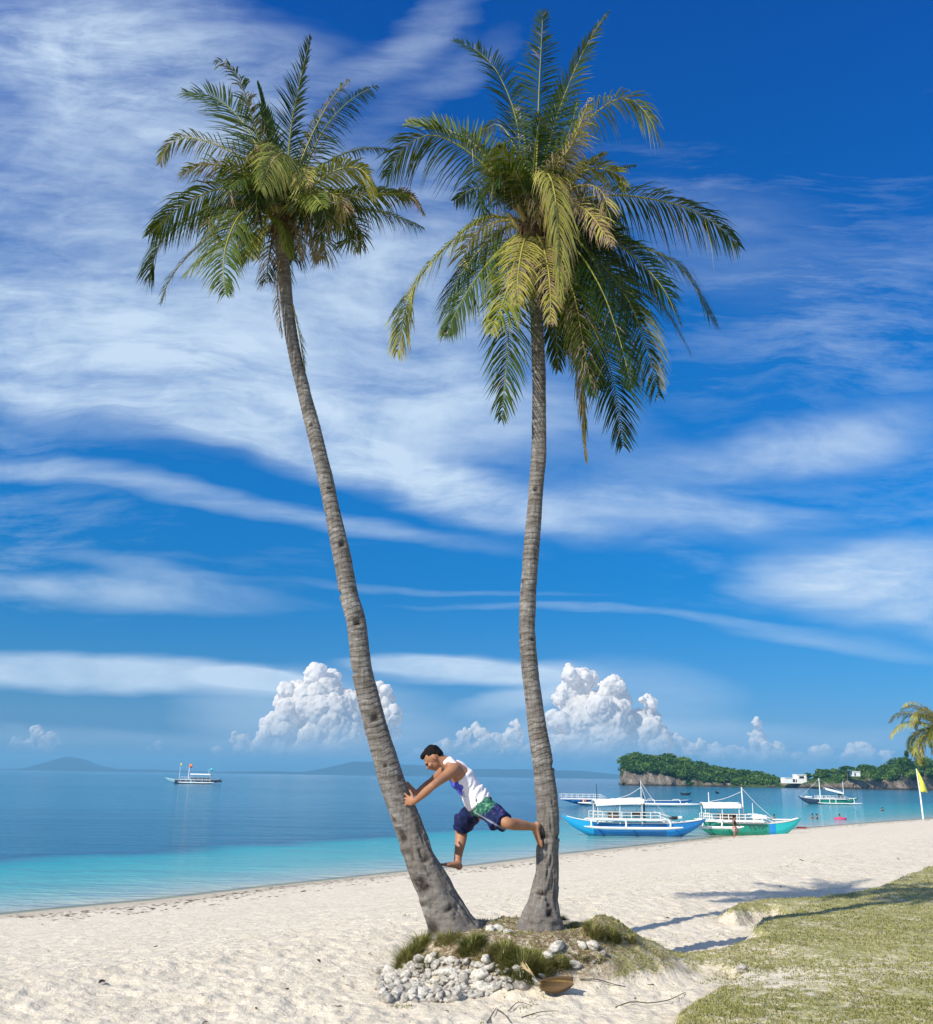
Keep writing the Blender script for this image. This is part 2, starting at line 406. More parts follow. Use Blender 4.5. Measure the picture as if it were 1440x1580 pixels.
def hit(px, py, lift=0.0):
    d = ray(px, py); t = np.linspace(5, 130, 9000) ** 1.0
    P_ = CAM + d * t[:, None]; z = base_h(P_[:, :2], shore_d(P_[:, :2])) + mound_h(P_[:, 0], P_[:, 1])
    k = int(np.argmax(P_[:, 2] < z)); t0_ = t[max(k - 30, 0)]; t = np.linspace(t0_, t[min(k + 30, 8999)], 600)
    P_ = CAM + d * t[:, None]; z = ground_full(P_[:, :2])[0] + lift
    k = int(np.argmax(P_[:, 2] < z)); return P_[k]
def gz(x, y): return float(ground_full(np.array([[x, y]]))[0][0])

def build_terrain():
    A = list(np.arange(-33, 33.01, .16)); A += list(np.arange(36, 324, 4.0)); A = np.radians(np.array(A))
    Rr = [.3, 1, 2, 3, 3.8, 4.4]
    r = 4.8
    while r < 60: Rr.append(r); r *= 1.0042
    while r < 420: Rr.append(r); r *= 1.02
    Rr = np.array(Rr); na, nr = len(A), len(Rr)
    X = np.outer(Rr, np.sin(A)).ravel(); Y = np.outer(Rr, np.cos(A)).ravel()
    xy = np.c_[X, Y]
    z, turf, dirt, d = ground_full(xy)
    i = np.arange(nr - 1)[:, None] * na; k = np.arange(na)[None, :]; k2 = (k + 1) % na
    F = np.stack([i + k, i + k2, i + na + k2, i + na + k], -1).reshape(-1, 4)[:, ::-1]
    o = mk('beach_ground', np.c_[xy, z], F, M_GROUND, attrs={'turf': turf, 'dirt': dirt, 'shore': d})
    tag(o, kind='structure')
build_terrain()

# ------------------------------------------------------------------ sea
def sea_mat():
    mt, q, out = mat('sea_water')
    pos = q.n('ShaderNodeNewGeometry').outputs['Position']
    dep = q.attr('depth')
    wob = q.noise(q.mapping(pos, scale=(.05, .12, 1)), 1.0, 4, .6, .5)
    dd = q.math('ADD', dep, q.math('MULTIPLY', q.math('SUBTRACT', wob, .5), q.math('MULTIPLY', dep, .55)))
    f = q.math('DIVIDE', dd, 10.0)
    col = q.ramp(f, [(0.0, (.46, .45, .36)), (.02, (.27, .40, .38)), (.06, (.10, .36, .37)), (.15, (.006, .30, .34)), (.36, (.006, .17, .25)), (.56, (.002, .080, .17)), (.70, (.002, .10, .19)), (1.0, (.003, .145, .235))])
    # wind patches
    wp = q.noise(q.mapping(pos, scale=(.004, .02, 1)), 1.0, 4, .6, .3)
    # waves
    camd = q.n('ShaderNodeVectorMath', operation='LENGTH', ins={0: pos}).outputs['Value']
    w1 = q.noise(q.mapping(pos, rot=(0, 0, R(-20)), scale=(.9, 2.6, 1)), 1.0, 4, .6, .4)
    w2 = q.noise(q.mapping(pos, rot=(0, 0, R(10)), scale=(.16, .5, 1)), 1.0, 4, .6, .3)
    w3 = q.noise(q.mapping(pos, rot=(0, 0, R(-8)), scale=(.03, .13, 1)), 1.0, 4, .6, .3)
    h = q.math('ADD', q.math('ADD', q.math('MULTIPLY', w1, .22), q.math('MULTIPLY', w2, .45)), q.math('MULTIPLY', w3, .8))
    strg = q.rng(wp, .3, .7, .45, 1.0)
    bmp = q.n('ShaderNodeBump', ins={'Height': h, 'Distance': 1.0, 'Strength': strg})
    b = pbsdf(q, None, col, .10, .28, bmp.outputs[0]); b.inputs['IOR'].default_value = 1.33
    tr = q.n('ShaderNodeBsdfTransparent', ins={'Color': (.86, .97, .93, 1)})
    mx = q.n('ShaderNodeMixShader', ins={0: q.rng(dep, 0.0, .07, .25, 1.0), 1: tr, 2: b})
    q.t.links.new(mx.outputs[0], out.inputs[0])
    return mt
def build_sea():
    A = np.radians(np.array(list(np.arange(-34, 34.01, .4)) + list(np.arange(38, 324, 5.0))))
    Rr = []; r = 14.0
    while r < 9500: Rr.append(r); r *= 1.012
    Rr = np.array(Rr); na, nr = len(A), len(Rr)
    xy = np.c_[np.outer(Rr, np.sin(A)).ravel(), np.outer(Rr, np.cos(A)).ravel()]
    s = -shore_d(xy)
    p3 = np.c_[xy * .03, np.zeros(len(xy))]
    sn = s + 3.5 * fbm(p3 * 1.5, 3, 3) * sstep(s, 3, 15)
    opens = np.where(sn < 0, 0, .10 * np.clip(sn, 0, 16) + 6.2 * sstep(sn + 2.5 * fbm(p3 * 7, 3, 23), 14.0, 21.0) + 0 * sn)
    opens = opens + 2.8 * sstep(sn, 28, 110)
    bay = .085 * np.clip(sn, 0, 45) + .9 * sstep(sn, 40, 300)
    az = np.degrees(np.arctan2(xy[:, 0], xy[:, 1])) ; near_r = np.hypot(xy[:, 0], xy[:, 1])
    wb = sstep(az + 6 * fbm(p3 * 2 + 9, 2, 11), -1, 9)
    dep = opens * (1 - wb) + bay * wb
    dep = np.maximum(dep, 0)
    i = np.arange(nr - 1)[:, None] * na; k = np.arange(na)[None, :]; k2 = (k + 1) % na
    F = np.stack([i + k, i + k2, i + na + k2, i + na + k], -1).reshape(-1, 4)[:, ::-1]
    o = mk('sea_water', np.c_[xy, np.full(len(xy), SEA)], F, sea_mat(), attrs={'depth': dep})
    tag(o, kind='structure')
build_sea()

# ------------------------------------------------------------------ palms
def bark_mat():
    mt, q, out = mat('palm_bark')
    tcn = q.n('ShaderNodeTexCoord').outputs['Object']
    ringv = q.attr('along'); nt = q.attr('notch')
    n1 = q.noise(q.mapping(tcn, scale=(5, 5, 26)), 1.0, 6, .7, .4)
    n2 = q.noise(q.mapping(tcn, scale=(30, 30, 5)), 1.0, 5, .7)
    n3 = q.noise(tcn, 2.2, 3, .5); n4 = q.noise(tcn, 60, 4, .7)
    c = q.ramp(q.math('ADD', q.math('MULTIPLY', n1, .5), q.math('ADD', q.math('MULTIPLY', n2, .28), q.math('MULTIPLY', q.noise(q.mapping(tcn, scale=(60, 60, 22)), 1.0, 4, .8), .22))), [(.32, (.030, .026, .024)), (.44, (.115, .103, .092)), (.55, (.25, .238, .222)), (.66, (.47, .455, .43))])
    c = q.mix(q.math('MULTIPLY', q.rng(n3, .35, .65), .35), c, (.11, .092, .078, 1))
    c = q.mix(q.math('MULTIPLY', q.attr('low'), q.math('ADD', .35, q.math('MULTIPLY', n4, .5))), c, (.16, .142, .125, 1))
    c = q.mix(q.math('MULTIPLY', q.attr('high'), .35), c, (.24, .17, .10, 1))
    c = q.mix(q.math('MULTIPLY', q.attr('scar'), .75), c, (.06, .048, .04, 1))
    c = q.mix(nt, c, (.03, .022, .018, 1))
    h = q.math('ADD', q.math('MULTIPLY', n1, .7), q.math('MULTIPLY', n2, .6))
    h = q.math('ADD', h, q.math('MULTIPLY', n4, .35))
    pbsdf(q, out, c, .92, .15, q.bump(h, .9, .012)); return mt
M_BARK = bark_mat()
def leaf_mat():
    mt, q, out = mat('palm_leaf')
    t = q.attr('tone'); tcn = q.n('ShaderNodeTexCoord').outputs['Object']
    n = q.noise(tcn, 3.0, 3, .6)
    t2 = q.math('ADD', t, q.math('MULTIPLY', q.math('SUBTRACT', n, .5), .16))
    c = q.ramp(t2, [(0.0, (.008, .024, .004)), (.22, (.022, .052, .007)), (.42, (.085, .120, .014)), (.56, (.23, .245, .035)), (.68, (.40, .37, .085)), (.80, (.21, .14, .075)), (1.0, (.36, .27, .20))])
    b = pbsdf(q, None, c, .42, .20)
    tl = q.n('ShaderNodeBsdfTranslucent', ins={'Color': q.mix(.5, c, (.30, .38, .03, 1))})
    mx = q.n('ShaderNodeMixShader', ins={0: .16, 1: b, 2: tl})
    q.t.links.new(mx.outputs[0], out.inputs[0]); return mt
M_LEAF = leaf_mat()
M_RACHIS = simple('leaf_stalk', (.36, .30, .10), .5, .3, 8)
M_FIBRE = simple('palm_fibre', (.17, .11, .06), .95, .5, 30, .1, .01)

def trunk_mesh(parent, ctr, notches, seed, zlow):
    """ctr rows: px, py, width px; the trunk stands at world depth Y0"""
    Y0 = 8.72
    pts = []
    for px, py, w in ctr:
        p = at(px, py, Y0); pts.append([*p, w / 2 * depth(p) / FPX])
    pts = catmull(pts, 1100)
    C, rad = pts[:, :3], pts[:, 3]
    T = np.gradient(C, axis=0); T /= np.linalg.norm(T, axis=1)[:, None]
    S = np.r_[0, np.cumsum(np.linalg.norm(np.diff(C, axis=0), axis=1))]
    seg = 72; th = np.arange(seg) / seg * 2 * math.pi
    B = np.array([0, -1.0, 0]); B = B - T * (T @ B)[:, None]; B /= np.linalg.norm(B, axis=1)[:, None]
    A = np.cross(B, T)        # roughly +X, B towards the camera
    sg = S[:, None] + 0 * th[None, :]
    tg = th[None, :] + 0 * S[:, None]
    # ring scars with uneven spacing and tilt
    cs = np.stack([np.cos(tg), np.sin(tg)], -1)
    q3 = np.stack([cs[..., 0] * .5, cs[..., 1] * .5, sg * 1.1], -1).reshape(-1, 3)
    s2 = sg.ravel() + .045 * fbm(q3, 3, seed) + .012 * fbm(np.c_[cs.reshape(-1, 2) * 2.2, sg.ravel() * 9], 3, seed + 3) + .010 * np.cos(tg.ravel() - 1.0)
    spacing = .050
    ph = s2 / spacing + .6 * fbm(np.c_[sg.ravel() * 3.1, 0 * s2, 0 * s2], 2, seed + 5)
    fr = ph - np.floor(ph)
    ringid = np.floor(ph)
    strength = .4 + .6 * (_h(ringid.astype(np.int64), 0 * ringid.astype(np.int64), 0 * ringid.astype(np.int64), seed))
    step = (1 - fr) * .5 + .5 * np.exp(-((fr - .0) / .08) ** 2) - .9 * np.exp(-((fr - .93) / .06) ** 2)
    low = sstep(-(sg.ravel()), -1.65, -.75)
    dr = .0055 * step * strength * (1 - .8 * low)
    rough = fbm(np.c_[cs.reshape(-1, 2) * 3.0, sg.ravel() * 6], 4, seed + 7)
    dr += (.004 + .016 * low) * rough + .010 * fbm(np.c_[cs.reshape(-1, 2) * 1.2, sg.ravel() * 2.2], 3, seed + 9)
    dr -= low * .018 * np.maximum(0, fbm(np.c_[cs.reshape(-1, 2) * 5.5, sg.ravel() * 9], 3, seed + 15) - .12) * 4
    # root flare ribs
    base = sstep(-(sg.ravel()), -.55, 0)
    dr += base * .028 * np.abs(fbm(np.c_[cs.reshape(-1, 2) * 3.6, sg.ravel() * 1.0], 3, seed + 11))
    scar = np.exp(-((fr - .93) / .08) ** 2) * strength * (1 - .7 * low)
    notch = np.zeros(len(dr))
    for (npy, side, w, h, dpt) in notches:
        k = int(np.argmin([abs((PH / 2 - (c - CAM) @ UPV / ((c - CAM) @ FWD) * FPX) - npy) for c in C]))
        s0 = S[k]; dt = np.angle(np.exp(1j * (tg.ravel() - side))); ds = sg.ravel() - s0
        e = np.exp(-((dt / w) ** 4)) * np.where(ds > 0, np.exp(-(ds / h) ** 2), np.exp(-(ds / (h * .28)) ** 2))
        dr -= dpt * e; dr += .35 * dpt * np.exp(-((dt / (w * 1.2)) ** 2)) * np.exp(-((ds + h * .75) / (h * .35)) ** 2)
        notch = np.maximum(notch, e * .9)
    rr = (rad[:, None] + dr.reshape(sg.shape))
    V = C[:, None, :] + rr[..., None] * (np.cos(tg)[..., None] * A[:, None, :] + np.sin(tg)[..., None] * B[:, None, :])
    n = len(S); i = np.arange(n - 1)[:, None] * seg; k = np.arange(seg)[None, :]; k2 = (k + 1) % seg
    F = np.stack([i + k, i + k2, i + seg + k2, i + seg + k], -1).reshape(-1, 4)
    high = sstep(sg.ravel(), S[-1] - 1.1, S[-1] - .1)
    V = V.reshape(-1, 3)
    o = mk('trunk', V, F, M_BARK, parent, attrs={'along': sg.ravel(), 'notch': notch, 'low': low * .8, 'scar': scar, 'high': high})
    return o, C

def frond(parent, path, wl=.46, tone=.3, seed=0, lateral=None, droop=.55, twist=0.0, n=64, fold=.35, dry=0.0, sweep=.75, name='frond', w=.021, t0=.16, missing=.04, rad=.016, yellow=0.0):
    rg = random.Random(seed)
    n = int(n * 1.35); w = w * .74; wl = wl * 1.12; droop = droop * 1.35; tone = tone - .04 + rg.uniform(-.10, .07); dry = dry + .05
    tw0 = rg.uniform(.25, .85) * rg.choice((-1, 1))
    if twist == 0.0 and lateral is None: twist = None
    pts = catmull(path, 90)
    L = np.linalg.norm(np.diff(pts, axis=0), axis=1).sum()
    T = np.gradient(pts, axis=0); T /= np.linalg.norm(T, axis=1)[:, None]
    mb = MB(); mb.tube(pts[::6], np.linspace(rad, .003, len(pts[::6])), 5)
    nr = mb.n
    tones = [min(.74, .52 + tone * .25)] * nr
    V = []; F = []; Tn = []
    up = np.array([0, 0, 1.0])
    for i in range(n):
        t = t0 + (1 - t0) * (i + rg.uniform(0, .6)) / n
        k = min(int(t * 89), 88); p = pts[k]; tt = T[k]
        if lateral is None:
            lat = np.cross(tt, up); nl = np.linalg.norm(lat)
            lx = np.array([1.0, 0, 0]) - tt * tt[0]
            lat = lat / (nl + 1e-9)
            if nl < .45:
                wgt = nl / .45; lx /= np.linalg.norm(lx) + 1e-9
                if lx @ lat < 0: lx = -lx
                lat = lat * wgt + lx * (1 - wgt)
        else:
            lat = np.array(lateral, float) - tt * np.dot(lateral, tt)
        lat /= np.linalg.norm(lat) + 1e-9
        nrm = np.cross(lat, tt)
        if nrm[2] < 0: nrm = -nrm
        if twist is None or twist:
            if twist is None: twist = tw0
            c_, s_ = math.cos(twist), math.sin(twist); lat, nrm = lat * c_ + nrm * s_, nrm * c_ - lat * s_
        prof = (math.sin(math.pi * min(1, (t - t0) / (1 - t0) * .86 + .14)) ** .6) * (1 - .45 * t) + .10
        for sd_ in (-1, 1):
            if rg.random() < missing: continue
            ll = wl * prof * (rg.uniform(.82, 1.12) if rg.random() > .1 else rg.uniform(.45, .8))
            sw = sweep * (.55 + .8 * t) + rg.uniform(-.10, .10)
            d = lat * sd_ * math.cos(sw) + tt * math.sin(sw) + nrm * (fold * rg.uniform(.4, 1.2))
            d += np.array([rg.uniform(-.07, .07) for _ in range(3)]); d /= np.linalg.norm(d)
            gdr = droop * rg.uniform(.75, 1.3)
            isdry = rg.random() < dry
            if isdry: gdr *= 1.7; ll *= .85
            tn = (tone + rg.uniform(-.11, .11) + yellow * t * .4) if not isdry else rg.uniform(.74, 1.0)
            wv = np.cross(d, nrm); wv /= np.linalg.norm(wv) + 1e-9
            b0 = nr + len(V)
            ss = (0, .28, .62, 1.0); ww = (.55, 1.0, .8, .06)
            for s_, w_ in zip(ss, ww):
                c = p + d * ll * s_ * (1 - .18 * gdr * s_) + np.array([0, 0, -1]) * ll * gdr * .62 * s_ * s_ + (np.array([rg.uniform(-1, 1) * .03 * s_ for _ in range(3)]) if isdry else 0)
                hw = w * w_ * (.6 if isdry else 1) * .5
                V.append(c - wv * hw); V.append(c + wv * hw); 
                tv = tn + (.28 * max(0, s_ - .75) if not isdry else 0)
                Tn += [tv, tv]
            for a in range(3): F.append((b0 + 2 * a, b0 + 2 * a + 1, b0 + 2 * a + 3, b0 + 2 * a + 2))
    allV = np.concatenate([np.concatenate(mb.V), np.array(V)]); allF = mb.F + F
    return mk(name, allV, allF, M_LEAF, parent, True, {'tone': np.clip(np.array(tones + Tn), 0, 1)})

def px_path(pts, Y, dy, c0=None):
    out = []
    m_ = len(pts)
    for i, (x, y) in enumerate(pts):
        t = i / (m_ - 1)
        out.append(at(x, y, Y + dy * (t ** .9 if np.isscalar(dy) else 1)))
    return np.array(out)
def arch(c, az, el, L, sag, k=7):
    """free frond from crown centre c: starts at elevation el, sags under gravity"""
    P_ = [np.array(c)]; e = el; st = L / (k - 1)
    h = np.array([math.sin(az), math.cos(az), 0])
    for i in range(k - 1):
        P_.append(P_[-1] + st * (h * math.cos(e) + np.array([0, 0, 1]) * math.sin(e))); e -= sag * (1 + .35 * i) / (k - 1)
    return np.array(P_)

YT = 8.72
def crown_bits(parent, c, r, seed, tone=.8):
    rg = random.Random(seed)
    # fibre sheath: ragged brown skirt around the top of the trunk
    mb = MB()
    for i in range(60):
        a = rg.uniform(0, 6.28); h0 = rg.uniform(-.05, .22); ln = rg.uniform(.12, .34)
        b = np.array(c) + np.array([math.cos(a) * r * .8, math.sin(a) * r * .8, h0])
        o = np.array([math.cos(a), math.sin(a), 0]); tz = np.array([-math.sin(a), math.cos(a), 0]) * rg.uniform(.012, .03)
        p1 = b + o * r * rg.uniform(.3, .8) + np.array([0, 0, rg.uniform(-.02, .08)]); p2 = p1 + o * rg.uniform(0, .05) + np.array([0, 0, -ln])
        mb.add([b - tz, b + tz, p1 + tz, p1 - tz, p2 + tz * .3, p2 - tz * .3], [(0, 1, 2, 3), (3, 2, 4, 5)])
    mb.tube(np.array([np.array(c) + np.array([0, 0, z]) for z in (-.12, -.05, .05, .2, .32)]), np.array([r * .9, r * 1.25, r * 1.45, r * 1.2, r * .6]), 14)
    mb.build('fibre_sheath', M_FIBRE, parent)
    mb = MB()   # cut stalk bases
    for i in range(16):
        a = rg.uniform(0, 6.28); o = np.array([math.cos(a), math.sin(a), 0]); b = np.array(c) + o * r * .7 + np.array([0, 0, rg.uniform(.05, .35)])
        mb.tube([b, b + o * .10 + np.array([0, 0, .10]), b + o * .19 + np.array([0, 0, rg.uniform(.12, .25)])], [.034, .027, .018], 6)
    mb.build('stalk_bases', M_RACHIS, parent)

# ---- left palm
LT = [(708, 1470, 104), (704, 1452, 90), (697, 1436, 78), (688, 1412, 66), (677, 1387, 58), (666, 1363, 53), (655, 1342, 49), (638, 1298, 44), (622, 1253, 41.5), (606, 1209, 39.5), (593, 1164, 37.5), (580, 1120, 35), (568, 1075, 33), (559, 1035, 32), (550, 962, 29.5), (538, 915, 27), (525, 846, 25.5), (513, 787, 23.5), (494, 705, 21.5), (482, 655, 20.5), (468, 600, 20), (456, 550, 19.5), (447, 500, 19.5), (441, 450, 19.5), (437, 405, 20), (436, 372, 22), (436, 350, 20)]
pb = at(704, 1440, YT)
palm_l = wthing('palm_tree', (pb[0], pb[1], gz(pb[0], pb[1])), 'left of the two tall palms, trunk leaning left under the smaller crown', 'palm tree')
# notch angle: 0 = right side, pi/2 = facing the camera, pi = left
NL = [(1112, 1.75, .42, .05, .030), (966, 1.8, .45, .05, .028), (915, .15, .5, .03, .022), (1037, .1, .45, .03, .02), (846, 2.0, .4, .04, .022), (795, .1, .4, .025, .018), (758, 1.9, .35, .02, .012), (660, 1.4, .4, .03, .015),
      (1290, .75, .5, .10, .035), (1365, .9, .55, .10, .045), (1425, .6, .5, .08, .04), (1262, .5, .3, .05, .02), (1330, 2.0, .3, .05, .018), (1183, 1.5, .14, .02, .02), (1405, 1.9, .3, .04, .02)]
trunk_l, CL = trunk_mesh(palm_l, LT, NL, 11, 0)
cl = at(435, 338, YT)
crown_bits(palm_l, at(436, 352, YT), .085, 4)
FL = [  # path px, depth swing, tone, options
 ([(440, 335), (443, 283), (449, 200), (462, 130), (480, 55)], -.5, .27, dict(wl=.42, sweep=.95, droop=.25, dry=.08)),
 ([(432, 335), (424, 262), (412, 190), (398, 128)], .2, .18, dict(wl=.30, sweep=1.2, droop=.1, w=.03)),
 ([(430, 335), (412, 262), (390, 185), (372, 128), (350, 98), (332, 94)], -.4, .36, dict(wl=.44, dry=.4, droop=.7, lateral=(.85, .5, .3))),
 ([(428, 332), (405, 245), (372, 185), (330, 150), (282, 143)], .3, .24, dict(wl=.58, droop=.3, lateral=(.5, .25, .85))),
 ([(426, 335), (392, 262), (345, 228), (290, 212), (262, 222), (246, 252)], .2, .42, dict(wl=.36, dry=.5)),
 ([(426, 338), (393, 288), (350, 258), (310, 255), (278, 268)], -.5, .50, dict(wl=.34, dry=.65)),
 ([(426, 338), (385, 300), (335, 292), (275, 322), (230, 362)], -.2, .34, dict(wl=.46, droop=.75)),
 ([(426, 338), (380, 317), (322, 325), (262, 355), (240, 390), (230, 428)], .1, .20, dict(wl=.56, droop=.8)),
 ([(428, 340), (385, 330), (340, 352), (290, 395), (262, 432), (248, 468)], .5, .45, dict(wl=.34, dry=.3, missing=.2)),
 ([(428, 338), (398, 318), (370, 333), (350, 375), (345, 415), (348, 455)], -.9, .42, dict(wl=.44, droop=.6, lateral=(1, 0, 0))),
 ([(428, 342), (412, 335), (402, 352), (396, 398)], -.5, .50, dict(wl=.26, dry=.3)),
 ([(430, 342), (404, 335), (362, 362), (318, 392), (284, 424)], -.3, .47, dict(wl=.40, droop=.8)),
 ([(436, 330), (446, 262), (438, 236), (418, 252), (402, 292)], -1.5, .54, dict(wl=.42, droop=.8, yellow=.2)),
 ([(442, 332), (458, 268), (483, 205), (512, 152), (540, 120)], .1, .55, dict(wl=.38, dry=.6, droop=.7, lateral=(.85, .4, -.4))),
 ([(444, 332), (470, 262), (500, 200), (540, 155), (582, 130)], .5, .28, dict(wl=.44, droop=.5, lateral=(.6, .4, -.7))),
 ([(444, 334), (470, 285), (505, 250), (555, 230), (602, 229)], .4, .16, dict(wl=.36, droop=.8)),
 ([(446, 336), (474, 295), (515, 264), (555, 260), (580, 292)], -.5, .52, dict(wl=.40, droop=.75, yellow=.2)),
 ([(446, 338), (480, 320), (535, 303), (585, 298), (632, 300)], -.2, .44, dict(wl=.42, droop=.8)),
 ([(446, 340), (485, 328), (540, 320), (600, 330), (652, 350)], .2, .30, dict(wl=.42, droop=.8)),
 ([(586, 300), (620, 299), (640, 308), (655, 332)], -.2, .85, dict(wl=.18, dry=.6, name='frond')),
 ([(444, 344), (466, 338), (480, 362), (485, 400)], -.3, .85, dict(wl=.22, dry=.9)),
 ([(440, 346), (452, 345), (462, 368), (466, 402)], -.6, .88, dict(wl=.18, dry=.9)),
 ([(438, 344), (432, 340), (438, 355), (444, 392)], -.7, .55, dict(wl=.26, droop=.9)),
 ([(430, 338), (408, 300), (380, 275), (350, 290)], -1.0, .42, dict(wl=.36)),
 ([(444, 338), (458, 318), (480, 300), (500, 320)], -1.1, .40, dict(wl=.36)),
 ([(438, 334), (450, 290), (470, 245), (500, 225)], 1.1, .22, dict(wl=.42)),
 ([(432, 334), (418, 280), (395, 225), (360, 205)], 1.0, .22, dict(wl=.42)),
 ([(438, 334), (438, 280), (432, 240), (425, 215)], 1.0, .20, dict(wl=.36)),
 ([(432, 340), (400, 320), (360, 310), (330, 335)], 1.0, .22, dict(wl=.42)),
 ([(444, 340), (475, 328), (512, 330), (545, 352)], 1.0, .25, dict(wl=.38)),
 ([(432, 342), (415, 352), (392, 372), (372, 405)], .6, .4, dict(wl=.34)),
 ([(437, 334), (420, 262), (400, 232), (385, 240)], -.9, .60, dict(wl=.3, dry=.5)),
 ([(440, 334), (455, 275), (468, 262), (478, 285)], -.9, .65, dict(wl=.28, dry=.5)),
]
for j, (pp, dy, tn, kw) in enumerate(FL):
    kw = dict(kw); kw.setdefault('lateral', None)
    frond(palm_l, px_path(pp, YT, dy), tone=tn, seed=100 + j, **kw)
frond(palm_l, px_path([(432, 398), (428, 440), (431, 480), (436, 520)], YT - .12, -.02), wl=.14, tone=.9, dry=.8, seed=151, n=26, rad=.008, w=.014, sweep=1.1)
frond(palm_l, px_path([(452, 470), (460, 505), (466, 540), (470, 572)], YT - .05, 0), wl=.16, tone=.3, dry=.3, seed=152, n=26, rad=.008, w=.014, sweep=1.0)

# ---- right palm
RT = [(836, 1468, 108), (834, 1450, 96), (834, 1436, 80), (836, 1412, 60), (839, 1387, 44), (842, 1362, 39), (844, 1342, 36.5), (846, 1298, 34), (845.5, 1253, 33), (841, 1209, 31.5), (836, 1164, 30), (829, 1120, 28), (824, 1079, 26.5), (818, 1030, 26), (814, 980, 25.5), (814.5, 933, 25), (817, 890, 24), (820, 846, 23), (825, 787, 22), (828, 740, 22), (831, 700, 22), (832, 640, 21.5), (832, 590, 21), (830, 540, 20.5), (828, 490, 20), (825, 446, 20), (822, 400, 22), (820, 345, 24)]
pb2 = at(836, 1440, YT)
palm_r = wthing('palm_tree', (pb2[0], pb2[1], gz(pb2[0], pb2[1])), 'right of the two tall coconut palms, its near-upright trunk under the bigger, fuller crown', 'palm tree')
NR = [(1292, .75, .9, .045, .020), (1292, 2.9, .5, .03, .012), (760, 1.5, .35, .035, .018), (845, 2.9, .3, .02, .016), (990, 2.2, .35, .03, .015), (985, .1, .4, .02, .012), (1080, .2, .3, .02, .012), (1185, 3.0, .5, .03, .018), (1408, 2.0, .22, .05, .035), (1380, 1.2, .5, .02, .012), (1395, 1.9, .15, .03, .02), (900, .4, .3, .015, .01)]
trunk_r, CR = trunk_mesh(palm_r, RT, NR, 29, 0)
crown_bits(palm_r, at(820, 372, YT), .11, 9)
